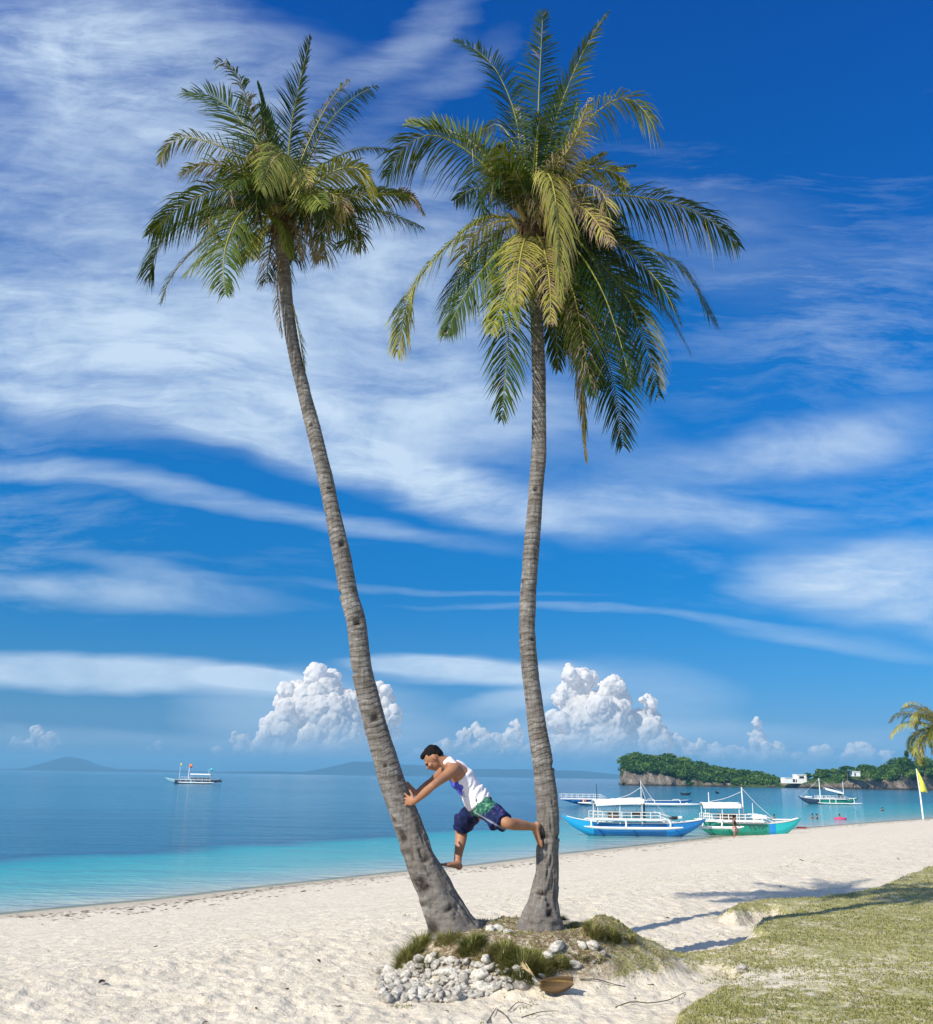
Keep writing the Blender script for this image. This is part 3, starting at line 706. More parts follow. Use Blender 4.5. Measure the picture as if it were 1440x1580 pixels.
FR = [
 ([(818, 335), (808, 285), (797, 185), (768, 112), (735, 78), (700, 62)], .3, .17, dict(wl=.50, droop=.35, lateral=(.5, .3, .8))),
 ([(822, 330), (828, 260), (832, 140), (836, 60), (838, 14)], -.3, .24, dict(wl=.50, droop=.25, lateral=(1, 0, 0), n=76)),
 ([(826, 330), (846, 228), (872, 145), (905, 70), (941, 14)], .4, .30, dict(wl=.40, droop=.3, lateral=(1, .3, .1), sweep=1.0)),
 ([(814, 338), (785, 295), (727, 237), (668, 208), (625, 228), (596, 272)], -.2, .30, dict(wl=.58, droop=.7, yellow=.35)),
 ([(812, 336), (780, 290), (735, 225), (680, 196), (625, 190)], .6, .42, dict(wl=.40, droop=.1, yellow=.4, lateral=(0, .3, 1))),
 ([(814, 338), (786, 291), (749, 237), (714, 198)], -.7, .46, dict(wl=.44, droop=.9, dry=.15)),
 ([(818, 335), (800, 240), (770, 192), (740, 206)], .8, .56, dict(wl=.36)),
 ([(828, 335), (860, 262), (908, 185), (962, 150), (1000, 178), (1020, 225)], -.3, .44, dict(wl=.46, droop=.85, yellow=.3)),
 ([(826, 335), (850, 272), (885, 218), (910, 150)], -.9, .66, dict(wl=.36, dry=.6)),
 ([(828, 338), (880, 300), (935, 264), (982, 254)], .7, .18, dict(wl=.34, droop=.8)),
 ([(830, 342), (884, 311), (954, 301), (1046, 316), (1100, 342), (1141, 380)], .1, .22, dict(wl=.56, droop=.85, n=76)),
 ([(830, 345), (888, 328), (977, 374), (1050, 412), (1105, 502)], -.2, .20, dict(wl=.50, droop=.8, n=70)),
 ([(830, 350), (888, 346), (968, 410), (1023, 472), (1066, 545)], .3, .15, dict(wl=.46, droop=.8)),
 ([(828, 352), (884, 368), (950, 433), (990, 510), (1018, 612)], -.4, .20, dict(wl=.52, droop=.6, lateral=(.9, -.4, .3))),
 ([(826, 355), (868, 390), (909, 478), (945, 580), (962, 690)], -.2, .18, dict(wl=.58, droop=.45, lateral=(1, 0, .3), n=76)),
 ([(824, 360), (862, 408), (886, 501), (898, 600), (905, 708)], .3, .60, dict(wl=.30, droop=.9, dry=.5, sweep=1.2, lateral=(1, 0, 0))),
 ([(822, 360), (845, 410), (856, 478), (862, 570)], .6, .35, dict(wl=.34, droop=.6, lateral=(1, 0, 0))),
 ([(820, 330), (832, 285), (845, 268), (856, 300), (862, 375), (862, 462)], -1.5, .70, dict(wl=.40, droop=1.0, lateral=(1, .5, 0), n=80, yellow=.1, sweep=1.0)),
 ([(816, 345), (790, 337), (738, 340), (665, 405), (630, 465), (613, 545)], -.2, .44, dict(wl=.48, droop=.85, n=72, yellow=.5)),
 ([(816, 348), (780, 352), (735, 392), (700, 445), (680, 492)], .1, .38, dict(wl=.42, droop=.8)),
 ([(816, 350), (785, 372), (742, 420), (710, 470), (687, 518)], -.4, .30, dict(wl=.46, droop=.8)),
 ([(817, 355), (800, 375), (786, 433), (784, 530), (774, 648)], -.2, .34, dict(wl=.48, droop=.55, lateral=(1, 0, .2))),
 ([(817, 355), (803, 372), (790, 420), (775, 470), (757, 512)], -.8, .50, dict(wl=.42, droop=.7, lateral=(1, 0, .2))),
 ([(824, 340), (860, 310), (905, 325), (945, 378)], -.9, .80, dict(wl=.34, dry=.6)),
 ([(822, 352), (838, 380), (848, 430), (850, 500)], -1.0, .72, dict(wl=.34, dry=.5, lateral=(1, 0, 0))),
 ([(820, 352), (808, 375), (800, 420), (798, 470)], -1.1, .70, dict(wl=.34, dry=.45, lateral=(1, 0, 0))),
 ([(826, 352), (860, 370), (895, 430), (915, 520), (925, 600)], .5, .14, dict(wl=.46, droop=.7, lateral=(1, 0, .2))),
 ([(824, 352), (850, 380), (872, 450), (880, 540)], .9, .14, dict(wl=.44, lateral=(1, 0, .2))),
 ([(820, 338), (812, 270), (808, 200), (790, 160)], 1.0, .18, dict(wl=.42)),
 ([(824, 335), (850, 270), (880, 200), (892, 150)], 1.0, .16, dict(wl=.44, lateral=(1, 0, .2))),
 ([(822, 335), (838, 250), (850, 180), (870, 130)], .4, .16, dict(wl=.44, lateral=(1, 0, .2))),
 ([(828, 342), (880, 335), (930, 345), (980, 390)], 1.1, .15, dict(wl=.46)),
 ([(828, 352), (880, 375), (925, 440), (955, 520), (975, 600)], -.7, .22, dict(wl=.46, lateral=(.9, .3, .2))),
 ([(828, 350), (885, 360), (945, 420), (990, 500)], .6, .14, dict(wl=.44)),
 ([(826, 355), (858, 385), (885, 450), (900, 530), (915, 610)], -.6, .30, dict(wl=.42, dry=.3, lateral=(1, .2, .1))),
 ([(828, 345), (895, 350), (965, 385), (1020, 440), (1050, 500)], -.5, .26, dict(wl=.42)),
 ([(814, 340), (775, 305), (735, 290), (700, 310)], 1.0, .2, dict(wl=.44)),
 ([(814, 340), (780, 290), (748, 262), (722, 268)], .2, .4, dict(wl=.42, dry=.2)),
 ([(826, 350), (870, 352), (910, 392), (940, 450)], -1.0, .25, dict(wl=.44)),
 ([(826, 345), (870, 320), (912, 318), (948, 345)], -.6, .3, dict(wl=.42)),
 ([(828, 338), (868, 292), (902, 258), (935, 235)], -.5, .5, dict(wl=.36, dry=.3)),
 ([(820, 336), (805, 285), (780, 240), (765, 225)], -1.0, .45, dict(wl=.40, dry=.1)),
]
for j, (pp, dy, tn, kw) in enumerate(FR):
    kw = dict(kw); kw.setdefault('lateral', None)
    frond(palm_r, px_path(pp, YT, dy), tone=tn, seed=300 + j, **kw)

for (pm, cc, sd0, R0) in ((palm_l, at(436, 338, YT), 900, 1.0), (palm_r, at(820, 345, YT), 950, 1.15)):
    r_ = random.Random(sd0)
    for j in range(20):
        frond(pm, arch(cc, r_.uniform(0, 6.28), r_.uniform(.2, 1.2), r_.uniform(.8, 1.35) * R0, r_.uniform(1.2, 2.4)), wl=.34, tone=r_.choice([.15, .2, .3, .5, .75]), seed=sd0 + j, n=44, dry=r_.choice([.1, .2, .6]), missing=.15)

# ------------------------------------------------------------------ rocks, tufts, litter on the root mound
def ico(sub):
    bm = bmesh.new(); bmesh.ops.create_icosphere(bm, subdivisions=sub, radius=1.0)
    V = np.array([v.co[:] for v in bm.verts]); F = np.array([[v.index for v in f.verts] for f in bm.faces]); bm.free(); return V, F
ICO2, ICO3, ICO4 = ico(2), ico(3), ico(4)
def rock_mat():
    mt, q, out = mat('coral_rock')
    tcn = q.n('ShaderNodeTexCoord').outputs['Object']; rnd = q.n('ShaderNodeObjectInfo').outputs['Random']
    n = q.noise(tcn, 3.2, 6, .72); n2 = q.noise(tcn, 1.1, 3, .6)
    c = q.ramp(n, [(.30, (.30, .26, .21)), (.40, (.56, .52, .45)), (.52, (.78, .74, .66)), (.8, (.84, .81, .74))])
    c = q.mix(q.math('MULTIPLY', q.rng(q.math('ADD', n2, q.math('MULTIPLY', rnd, .35)), .6, .85), .7), c, (.24, .21, .18, 1))
    pbsdf(q, out, c, .95, .1, q.bump(q.math('ADD', q.noise(tcn, 9, 5, .7), q.math('MULTIPLY', n, .8)), 1.0, .012)); return mt
M_ROCK = rock_mat()
def rock_me(seed, lump=.42):
    V, F = ICO4 if False else ICO3
    n = fbm(V * 1.3 + seed * 7.7, 3, seed); n2 = fbm(V * 4.2 + seed, 3, seed + 40); pit = np.maximum(0, fbm(V * 6 + seed, 2, seed + 60) - .1)
    V2 = V * (1 + lump * 1.5 * n + .20 * n2 - .22 * pit)[:, None]
    rg = random.Random(seed); V2 = V2 * np.array([1.15, rg.uniform(.7, 1.0), rg.uniform(.5, .75)])
    me = bpy.data.meshes.new('rock'); me.from_pydata([tuple(v) for v in V2], [], [tuple(int(i) for i in f) for f in F]); me.materials.append(M_ROCK)
    me.polygons.foreach_set('use_smooth', np.ones(len(me.polygons), bool)); return me
RM = [rock_me(s) for s in range(1, 11)]
rg = random.Random(5)
def place_rock(x, y, s, k, label, group=None, lift=.25, z=None):
    o = bpy.data.objects.new('rock', RM[k % len(RM)]); COL.objects.link(o)
    zz = gz(x, y) if z is None else z
    o.location = (x, y, zz + s * lift); o.scale = (s, s, s); o.rotation_euler = (rg.uniform(-.5, .5), rg.uniform(-.5, .5), rg.uniform(0, 6.28))
    tag(o, label, 'rock', group); return o
RUB = 'pale coral rock in the rubble heaped against the front of the palm mound'
GX = np.linspace(580, 845, 14); GY = np.linspace(1470, 1550, 9); HG = np.array([[hit(a, b) for b in GY] for a in GX])
def hitg(px, py):
    u = (px - 580) / (265 / 13); v = (py - 1470) / 10; i = min(int(u), 12); k = min(int(v), 7); u -= i; v -= k
    return (HG[i, k] * (1 - u) + HG[i + 1, k] * u) * (1 - v) + (HG[i, k + 1] * (1 - u) + HG[i + 1, k + 1] * u) * v
cnt = 0; tries = 0; placed = []
while cnt < 290 and tries < 6000:
    tries += 1
    px = rg.uniform(585, 840); py = rg.uniform(1474, 1545)
    # heap outline in the photo: wide at left, thinning to the right
    lim_lo = 1545 - max(0, (px - 700)) * .20; lim_hi = 1478 + abs(px - 690) * .14
    if px < 625: lim_hi = 1500
    if not (lim_hi < py < lim_lo): continue
    p = hitg(px, py)
    s = rg.choice([.02, .024, .028, .03, .034, .038, .042, .048, .058])
    if any((p[0] - a) ** 2 + (p[1] - b) ** 2 < (.60 * (s + c)) ** 2 for a, b, c in placed): continue
    placed.append((p[0], p[1], s)); place_rock(p[0], p[1], s, cnt, RUB, 'coral rocks heaped in front of the mound'); cnt += 1
for px, py, s, lab in [(741, 1507, .07, 'broad white coral slab at the middle of the rubble heap under the palms'), (692, 1503, .065, 'large pitted grey-white coral rock at the top of the rubble heap'), (762, 1525, .055, 'dark grey rock at the right foot of the rubble heap'),
                       (757, 1435, .055, 'squarish pale rock wedged between the two palm bases'), (771, 1434, .05, 'dark rounded rock wedged between the two palm bases'), (786, 1438, .045, 'small white rock touching the right palm base on its left'),
                       (858, 1463, .065, 'long white coral rock lying in the grass below the right palm'), (845, 1475, .045, 'pale rock half buried in the grass below the long white one'), (915, 1459, .05, 'thin white rock lying flat in the green turf right of the palms'), (932, 1472, .035, 'small grey rock in the turf right of the palms'),
                       (750, 1482, .055, 'upright white rock under the grass tufts in the middle of the mound'), (917, 1484, .022, 'tiny white stone below the turf on the right of the mound'), (887, 1490, .05, 'pale rock at the right end of the rubble beside the brown palm husk'), (1145, 1496, .045, 'pale bluish stone alone at the edge of the lawn'), (898, 1458, .04, 'white stone in the turf just right of the long white rock')]:
    p = hit(px, py + 2); place_rock(p[0], p[1], s, int(px) % 10, lab)
M_BLADE = None
def blade_mat():
    mt, q, out = mat('grass_blade')
    t = q.attr('tone'); rnd = q.n('ShaderNodeObjectInfo').outputs['Random']
    c = q.ramp(q.math('ADD', t, q.math('MULTIPLY', q.math('SUBTRACT', rnd, .5), .25)), [(0, (.045, .065, .015)), (.35, (.20, .205, .05)), (.6, (.40, .36, .13)), (.85, (.30, .20, .11)), (1, (.42, .33, .20))])
    b = pbsdf(q, None, c, .7, .2); tl = q.n('ShaderNodeBsdfTranslucent', ins={'Color': c})
    mx = q.n('ShaderNodeMixShader', ins={0: .25, 1: b, 2: tl}); q.t.links.new(mx.outputs[0], out.inputs[0]); return mt
M_BLADE = blade_mat()
def blades(P_, H, lean, wid, tone, seed, segs=2):
    """vectorised grass blades: P_ (n,3) roots"""
    r_ = np.random.default_rng(seed); n = len(P_)
    az = r_.uniform(0, 2 * math.pi, n); d = np.c_[np.cos(az), np.sin(az), np.zeros(n)]
    wdir = np.c_[-np.sin(az + r_.uniform(-.8, .8, n)), np.cos(az), np.zeros(n)]
    H = H * r_.uniform(.6, 1.25, n); ln = lean * r_.uniform(.2, 1.4, n)
    rows = []
    for s_, w_ in ([(0, 1), (.5, .75), (1, 0)] if segs == 2 else [(0, 1), (1, 0)]):
        c = P_ + d * (ln * H * s_ ** 1.6)[:, None] + np.array([0, 0, 1]) * (H * s_ * (1 - .25 * ln * s_))[:, None]
        if w_ > 0: rows += [c - wdir * (wid * w_ / 2), c + wdir * (wid * w_ / 2)]
        else: rows += [c]
    V = np.stack(rows, 1).reshape(-1, 3); k = len(rows)
    b = np.arange(n)[:, None] * k
    if segs == 2: F = np.concatenate([b + np.array([0, 1, 3]), b + np.array([0, 3, 2]), b + np.array([2, 3, 4])])
    else: F = b + np.array([0, 1, 2])
    tn = np.repeat(np.clip(tone + r_.uniform(-.2, .2, n), 0, 1), k)
    return V, F, tn
def tuft(name_lab, px, py, z, rad, h, n, tone, seed, cat='grass tuft', group=None):
    rad *= .85 * (.62 if px > 850 else 1); n = int(n * (.6 if px > 850 else 1)); h *= .52 * (.8 if px > 850 else 1); tone -= .12; n = int(n * .95)
    p = hit(px, py); r_ = np.random.default_rng(seed)
    a = r_.uniform(0, 6.28, n); q = rad * np.sqrt(r_.uniform(0, 1, n)); x = p[0] + q * np.cos(a) * 1.15; y = p[1] + q * np.sin(a) * .8
    zz = ground_full(np.c_[x, y])[0]
    hh = h * (1 - .55 * (q / rad) ** 2)
    V, F, tn = blades(np.c_[x, y, zz - .01], hh, 1.1, .006, tone + .35 * (np.random.default_rng(seed + 1).random(n) - .5), seed)
    o0 = np.array([p[0], p[1], gz(p[0], p[1])])
    o = mk('grass_tuft', V, F, M_BLADE, None, False, {'tone': tn}, origin=o0); o.location = o0
    tag(o, name_lab, cat, group); return o
TU = [ # px, py(root), z, radius, height, blades, tone, label
 (634, 1478, .12, .15, .26, 900, .62, 'bushy brown-green tuft at the left end of the mound'), (652, 1455, .22, .12, .24, 500, .35, 'thin green tuft standing left of the leaning palm base'),
 (690, 1449, .30, .10, .18, 500, .70, 'dry brown tuft against the front of the left palm base'), (661, 1485, .15, .08, .18, 300, .40, 'small green tuft hanging over the coral rubble at left'),
 (727, 1461, .26, .10, .24, 700, .42, 'tall green tuft in front of the gap between the palms'), (745, 1472, .2, .08, .15, 300, .80, 'reddish-brown tuft below the gap between the palms'),
 (777, 1472, .2, .10, .22, 700, .55, 'brown-green tuft in the middle of the mound'), (806, 1496, .1, .17, .25, 1500, .42, 'large dark green tuft at the front centre of the mound'),
 (838, 1488, .14, .12, .20, 800, .60, 'brown tuft in front of the right palm between two green ones'), (867, 1488, .12, .11, .20, 700, .50, 'tuft at the right end of the rubble, shading the last rocks'),
 (778, 1490, .12, .08, .16, 350, .72, 'dry tuft left of the large dark green one'), (862, 1419, .34, .11, .22, 800, .22, 'dark green tuft growing against the right side of the right palm base'),
 (887, 1432, .32, .09, .13, 400, .60, 'low brown tuft just right of the right palm base'), (916, 1438, .28, .12, .24, 900, .48, 'rounded brown-green tuft on the skyline right of the palms, the biggest there'),
 (945, 1446, .25, .10, .22, 700, .42, 'upright dark tuft second from the right end of the mound'), (972, 1449, .2, .09, .13, 450, .68, 'low brown tuft at the right end of the mound'),
 (898, 1478, .15, .10, .11, 400, .55, 'short brown tuft in the turf below the right palm'), (925, 1480, .12, .09, .10, 350, .45, 'short green tuft at the front of the turf right of the palms'),
 (885, 1427, .34, .05, .12, 200, .75, 'tiny dark tuft peeping from behind the low brown one'), (712, 1470, .2, .07, .12, 260, .8, 'straw-coloured tuft above the highest coral rocks')]
for i, (px, py, z, rr_, h, n, tn, lb) in enumerate(TU): tuft(lb, px, py, z, rr_, h, int(n * 1.3), tn, 700 + i)
# short turf blades (uncountable)
def turf_blades():
    r_ = np.random.default_rng(3); n = 260000
    az = r_.uniform(R(-4), R(31), n); r0 = 5.2 * np.exp(r_.uniform(0, math.log(24 / 5.2), n))
    x = r0 * np.sin(az); y = r0 * np.cos(az)
    z, tf, dirt, d = ground_full(np.c_[x, y])
    p3 = np.c_[x, y, 0 * x]
    patch = fbm(p3 * 2.4, 4, 71) * .5 + fbm(p3 * 11, 3, 72) * .5
    keep = (tf * .62 - .42) > patch * .9 + r_.uniform(-.18, .18, n)
    x, y, z, r0 = x[keep], y[keep], z[keep], r0[keep]; m_ = len(x)
    tone = .50 + .22 * fbm(np.c_[x, y, 0 * x] * 1.3, 3, 81)
    V, F, tn = blades(np.c_[x, y, z - .004], .026 + 0 * x, .9, .006 + .0004 * r0[:, None], tone, 82, 1)
    o = mk('turf_grass', V, F, M_BLADE, None, False, {'tone': tn}); tag(o, 'short patchy green turf with sand showing through it', 'grass', kind='stuff')
turf_blades()

# ------------------------------------------------------------------ bodies
def blob(name, elems, mt, parent, voxel=.0055, smooth=3, attrs=None, cut=None, disp=None):
    """one continuous skin grown round overlapping balls: elems of (centre, 3x3 axes)"""
    V, F = ICO3; Vs = []; Fs = []; n = 0
    for c, A in elems:
        Vs.append(V @ np.asarray(A).T + c); Fs.append(F + n); n += len(V)
    me = bpy.data.meshes.new('tmp'); VV = np.concatenate(Vs); FF = np.concatenate(Fs)
    me.from_pydata([tuple(v) for v in VV], [], [tuple(map(int, f)) for f in FF])
    o = bpy.data.objects.new('tmp', me); COL.objects.link(o)
    md = o.modifiers.new('r', 'REMESH'); md.mode = 'VOXEL'; md.voxel_size = voxel
    if smooth:
        ms = o.modifiers.new('s', 'SMOOTH'); ms.factor = .5; ms.iterations = smooth
    dg = bpy.context.evaluated_depsgraph_get(); dg.update(); ev = o.evaluated_get(dg); m2 = ev.to_mesh()
    co = np.empty(len(m2.vertices) * 3); m2.vertices.foreach_get('co', co); co = co.reshape(-1, 3)
    no = np.empty(len(m2.vertices) * 3); m2.vertices.foreach_get('normal', no); no = no.reshape(-1, 3)
    Fq = [tuple(p.vertices) for p in m2.polygons]
    ev.to_mesh_clear(); bpy.data.objects.remove(o); bpy.data.meshes.remove(me)
    if disp is not None: co = co + no * disp(co, no)[:, None]
    at_ = attrs(co) if attrs else None
    return mk(name, co, Fq, mt, parent, True, at_)
def bl(c, r): return (np.asarray(c, float), np.eye(3) * r)
def ell(c, fx, fy, fz): return (np.asarray(c, float), np.stack([np.asarray(fx, float), np.asarray(fy, float), np.asarray(fz, float)], 1))
def chain(pts, rs, k=.28):
    out = []
    for (a, ra), (b, rb) in zip(zip(pts[:-1], rs[:-1]), zip(pts[1:], rs[1:])):
        a = np.asarray(a, float); b = np.asarray(b, float); L = np.linalg.norm(b - a); n = max(2, int(L / (min(ra, rb) * k)) + 1)
        for i in range(n + 1):
            t = i / n; out.append(bl(a + (b - a) * t, ra + (rb - ra) * t))
    return out
def tapered(pts, rs, n=40):
    q = catmull(np.c_[np.asarray(pts, float), np.asarray(rs, float)], n); return [bl(p[:3], p[3]) for p in q]
def skin_mat(name, c):
    mt, q, out = mat(name); tcn = q.n('ShaderNodeTexCoord').outputs['Object']
    n = q.noise(tcn, 9, 3, .5)
    col = q.mix(q.rng(n, .3, .7), (c[0] * .82, c[1] * .78, c[2] * .76, 1), (*c, 1))
    b = pbsdf(q, out, col, .55, .3, q.bump(q.noise(tcn, 120, 3), .15, .002)); b.inputs['Subsurface Weight'].default_value = .08
    b.inputs['Subsurface Scale'].default_value = .01; return mt
M_SKIN = skin_mat('tanned_skin', (.37, .185, .105))
M_HAIR = simple('black_hair', (.008, .007, .007), .7, .3, 60, .12, .004)

def hand(wrist, fwd, palmn, side, sz=1.0, spread=.22, curl=.5):
    """flat spread hand: fwd finger direction, palmn points out of the palm, side = thumb direction"""
    f = np.asarray(fwd, float); f /= np.linalg.norm(f); pn = np.asarray(palmn, float); pn -= f * (pn @ f); pn /= np.linalg.norm(pn)
    s_ = np.cross(f, pn); s_ = s_ * (1 if s_ @ np.asarray(side) > 0 else -1)
    w = np.asarray(wrist, float); E = []
    pc = w + f * .045 * sz
    E.append(ell(pc, f * .05 * sz, s_ * .041 * sz, pn * .016 * sz))
    E.append(ell(w + f * .015 * sz, f * .03 * sz, s_ * .028 * sz, pn * .019 * sz))
    for k, (off, L, a) in enumerate([(.030, .072, .16), (.010, .080, .03), (-.011, .074, -.10), (-.030, .058, -.26)]):
        b = w + f * (.082 - abs(off) * .25) * sz + s_ * off * sz
        d = f * math.cos(a + a * spread * 3) + s_ * math.sin(a + a * spread * 3)
        p1 = b + d * L * .45 * sz + pn * .004; d2 = d + pn * .25 * curl; d2 /= np.linalg.norm(d2); p2 = p1 + d2 * L * .32 * sz; p3 = p2 + (d2 + pn * .12 * curl) * L * .24 * sz
        E += chain([b, p1, p2, p3], [.0098 * sz, .0088 * sz, .0080 * sz, .0068 * sz], .4)
    b = w + f * .025 * sz + s_ * .030 * sz
    d = f * .55 + s_ * .8; d /= np.linalg.norm(d); p1 = b + d * .038 * sz; p2 = p1 + (d * .75 + f * .35) * .032 * sz
    E += chain([b, p1, p2], [.0125 * sz, .0105 * sz, .0085 * sz], .4)
    return E
def foot(heel, toe, up, side, L=.25):
    """heel and toe on the sole line; up = instep direction; side = big toe side"""
    h = np.asarray(heel, float); t = np.asarray(toe, float); f = (t - h) / np.linalg.norm(t - h); u = np.asarray(up, float); u -= f * (u @ f); u /= np.linalg.norm(u)
    s_ = np.cross(f, u); s_ = s_ * (1 if s_ @ np.asarray(side) > 0 else -1); D = np.linalg.norm(t - h) / .25
    E = [ell(h + f * .03 * D + u * .030, f * .036, s_ * .031, u * .032)]
    for k in range(9):
        q = k / 8; c = h + f * (.04 + .135 * q) * D + u * (.040 - .022 * q); E.append(ell(c, f * .03, s_ * (.029 + .015 * q), u * (.036 - .019 * q)))
    for k, (off, l, r) in enumerate([(.034, .045, .0125), (.014, .045, .009), (-.004, .040, .0085), (-.020, .033, .008), (-.034, .026, .0075)]):
        b = h + f * .178 * D + s_ * off + u * .013; E += chain([b, b + f * l * D * .6, b + f * l * D - u * .003], [r * 1.1, r, r * .9], .4)
    return E

# ------------------------------------------------------------------ the man braced between the palms
ym = 8.76
def J(px, py, dy=0.0): return at(px, py, ym + dy)
man_o = J(742, 1246); 
man = wthing('person', man_o, 'man in a white tank top and patterned board shorts braced between the two palm trunks', 'person')
neckb = J(696, 1178); headc = J(668.5, 1169)
Fd = np.array([-.66, -.05, -.75]); Fd /= np.linalg.norm(Fd); Ud = np.array([-.75, 0, .66]); Ud -= Fd * (Ud @ Fd); Ud /= np.linalg.norm(Ud); Sd = np.array([0, -1.0, 0]); Sd -= Fd * (Sd @ Fd); Sd /= np.linalg.norm(Sd)
Fd *= .93; Ud *= .93; Sd *= .93
pel = J(743, 1243); waist = J(727, 1220); chest = J(712, 1199); uchest = J(701, 1187)
E = []
spine = catmull(np.array([pel, waist, chest, uchest, J(693, 1179)]), 26)
prof_ = [(0, .102, .150), (.3, .088, .128), (.62, .104, .152), (.85, .086, .165), (1, .056, .115)]
def torso(infl, t0=0, t1=1):
    out = []
    for i, c in enumerate(spine):
        t = i / 25
        if not t0 <= t <= t1: continue
        tt = spine[min(i + 1, 25)] - spine[max(i - 1, 0)]; tt /= np.linalg.norm(tt)
        lat = np.array([0, 1.0, 0]); fb = np.cross(tt, lat)
        a = np.interp(t, [p[0] for p in prof_], [p[1] for p in prof_]); b = np.interp(t, [p[0] for p in prof_], [p[2] for p in prof_])
        out.append(ell(c, fb * (a + infl), lat * (b + infl), tt * .05))
    return out
E += torso(0)
# neck and head
E += chain([J(694, 1180), J(684, 1175), J(676, 1171)], [.062, .056, .056])
E += [ell(headc + Ud * .012 - Fd * .008, Fd * .096, Sd * .076, Ud * .098), ell(headc + Fd * .035 - Ud * .045, Fd * .060, Sd * .056, Ud * .066), ell(headc + Fd * .060 - Ud * .088, Fd * .026, Sd * .030, Ud * .022)]
E += [bl(headc + Fd * .098 - Ud * .018, .013), bl(headc + Fd * .108 - Ud * .032, .014), ell(headc + Fd * .088 + Ud * .012, Fd * .016, Sd * .045, Ud * .012)]
E += [ell(headc + Fd * .090 - Ud * .058, Fd * .013, Sd * .024, Ud * .007), ell(headc + Fd * .087 - Ud * .071, Fd * .012, Sd * .020, Ud * .007)]
for s_ in (-1, 1):
    E += [ell(headc + Sd * .078 * s_ - Ud * .012 - Fd * .006, Fd * .017, Sd * .009, Ud * .030), bl(headc + Sd * .045 * s_ + Fd * .072 - Ud * .03, .022)]
# near arm (left), far arm (right)
shN, elN, wrN = J(698, 1190, -.19), J(668, 1212.5, -.36), J(640, 1237, -.20)
E += tapered([J(703, 1188, -.13), shN, (shN * .55 + elN * .45), elN, (elN * .62 + wrN * .38), wrN], [.058, .058, .043, .034, .036, .024], 46)
shF, elF, wrF = J(691, 1184, .19), J(667, 1206, .32), J(643, 1224.5, .10)
E += tapered([J(700, 1186, .12), shF, (shF * .55 + elF * .45), elF, (elF * .62 + wrF * .38), wrF], [.056, .057, .047, .039, .040, .027], 46)
E += hand(wrN, J(617, 1233, -.14) - wrN + np.array([0, .03, 0]), np.array([-.1, 1, 0]), np.array([.3, 0, 1]), 1.05, .5, .25)
E += hand(wrF, J(630, 1212, .03) - J(643, 1224.5, .10), np.array([-1, .1, -.3]), np.array([0, -1, .3]), 1.0, .35, .4)
# near leg (left) reaching back to the right trunk
hipN, knN, anN = J(748, 1248, -.09), J(783, 1270, -.33), J(823, 1276, -.15)
E += tapered([hipN, (hipN + knN) / 2, knN, (knN * .66 + anN * .34), anN + (knN - anN) * .12, anN], [.088, .072, .049, .050, .035, .033], 60)
heN = J(832, 1272, -.13); toN = J(836, 1309, -.125)
E += [bl(heN + np.array([-.015, 0, -.005]), .030)] + foot(heN, toN, np.array([-1, -.35, .1]), np.array([0, -1, 0]))
# far leg (right) hanging straight down, toes against the left trunk
hipF, knF, anF = J(738, 1249, .09), J(711, 1271, .34), J(706.5, 1329, .18)
E += tapered([hipF, (hipF + knF) / 2, knF, (knF * .68 + anF * .32) + np.array([.014, 0, 0]), anF + (knF - anF) * .14, anF], [.090, .077, .058, .056, .037, .035], 60)
heF = J(711, 1343, .17); toF = J(680.5, 1335.5, .02)
E += foot(heF, toF, np.array([0, 0, 1]), np.array([0, 1, 0]))
blob('body', E, M_SKIN, man, .0055, 3)
# hair cap
hairE = [ell(headc + Ud * .030 - Fd * .022, Fd * .088, Sd * .079, Ud * .088), ell(headc + Ud * .078 + Fd * .030, Fd * .060, Sd * .058, Ud * .032), ell(headc - Fd * .055 - Ud * .005, Fd * .055, Sd * .073, Ud * .065)]
blob('hair', hairE, M_HAIR, man, .006, 2, disp=lambda c, n: .006 * fbm(c * 60, 2, 5))
for s_ in (-1, 1):
    blob('eye', [ell(headc + Sd * .030 * s_ + Fd * .092 - Ud * .004, Fd * .006, Sd * .013, Ud * .005)], M_HAIR, man, .003, 0)
# tank top: white with a blue print low on the front
def tank_mat():
    mt, q, out = mat('tank_top'); pos = q.n('ShaderNodeTexCoord').outputs['Object']
    f = q.attr('print'); n = q.noise(pos, 22, 4, .6); n2 = q.noise(pos, 9, 3, .6)
    c = q.mix(q.rng(q.math('ADD', q.math('MULTIPLY', f, 1.0), q.math('MULTIPLY', q.math('SUBTRACT', n, .5), 1.9)), .62, .70), (.78, .75, .80, 1), q.mix(q.rng(n2, .4, .6), (.03, .05, .42, 1), (.10, .12, .62, 1)))
    c = q.mix(q.math('MULTIPLY', q.attr('mauve'), .35), c, (.50, .46, .66, 1))
    pbsdf(q, out, c, .8, .2, q.bump(q.noise(pos, 14, 4, .6), .3, .01)); return mt
tk = []
for i_, e_ in enumerate(torso(0, .07, .90)):
    t_ = .07 + i_ / 25; A_ = e_[1].copy() * np.array([.98, .97, 1]); A_[:, 0] *= 1 + .014 / np.linalg.norm(A_[:, 0]) + (.17 if t_ < .3 else 0); lb = np.linalg.norm(A_[:, 1]); A_[:, 1] *= ((lb + .012 + (.012 if t_ < .3 else 0)) if t_ < .62 else min(lb, .128 - .10 * (t_ - .62))) / lb; tk.append((e_[0], A_))
for sy in (-1, 1):   # shoulder straps
    tk += chain([J(703, 1183, .085 * sy), J(694, 1172.5, .085 * sy), J(688, 1177, .075 * sy)], [.035, .030, .025])
tdir = (uchest - pel) / np.linalg.norm(uchest - pel); tfb = np.cross(tdir, np.array([0, 1.0, 0]))
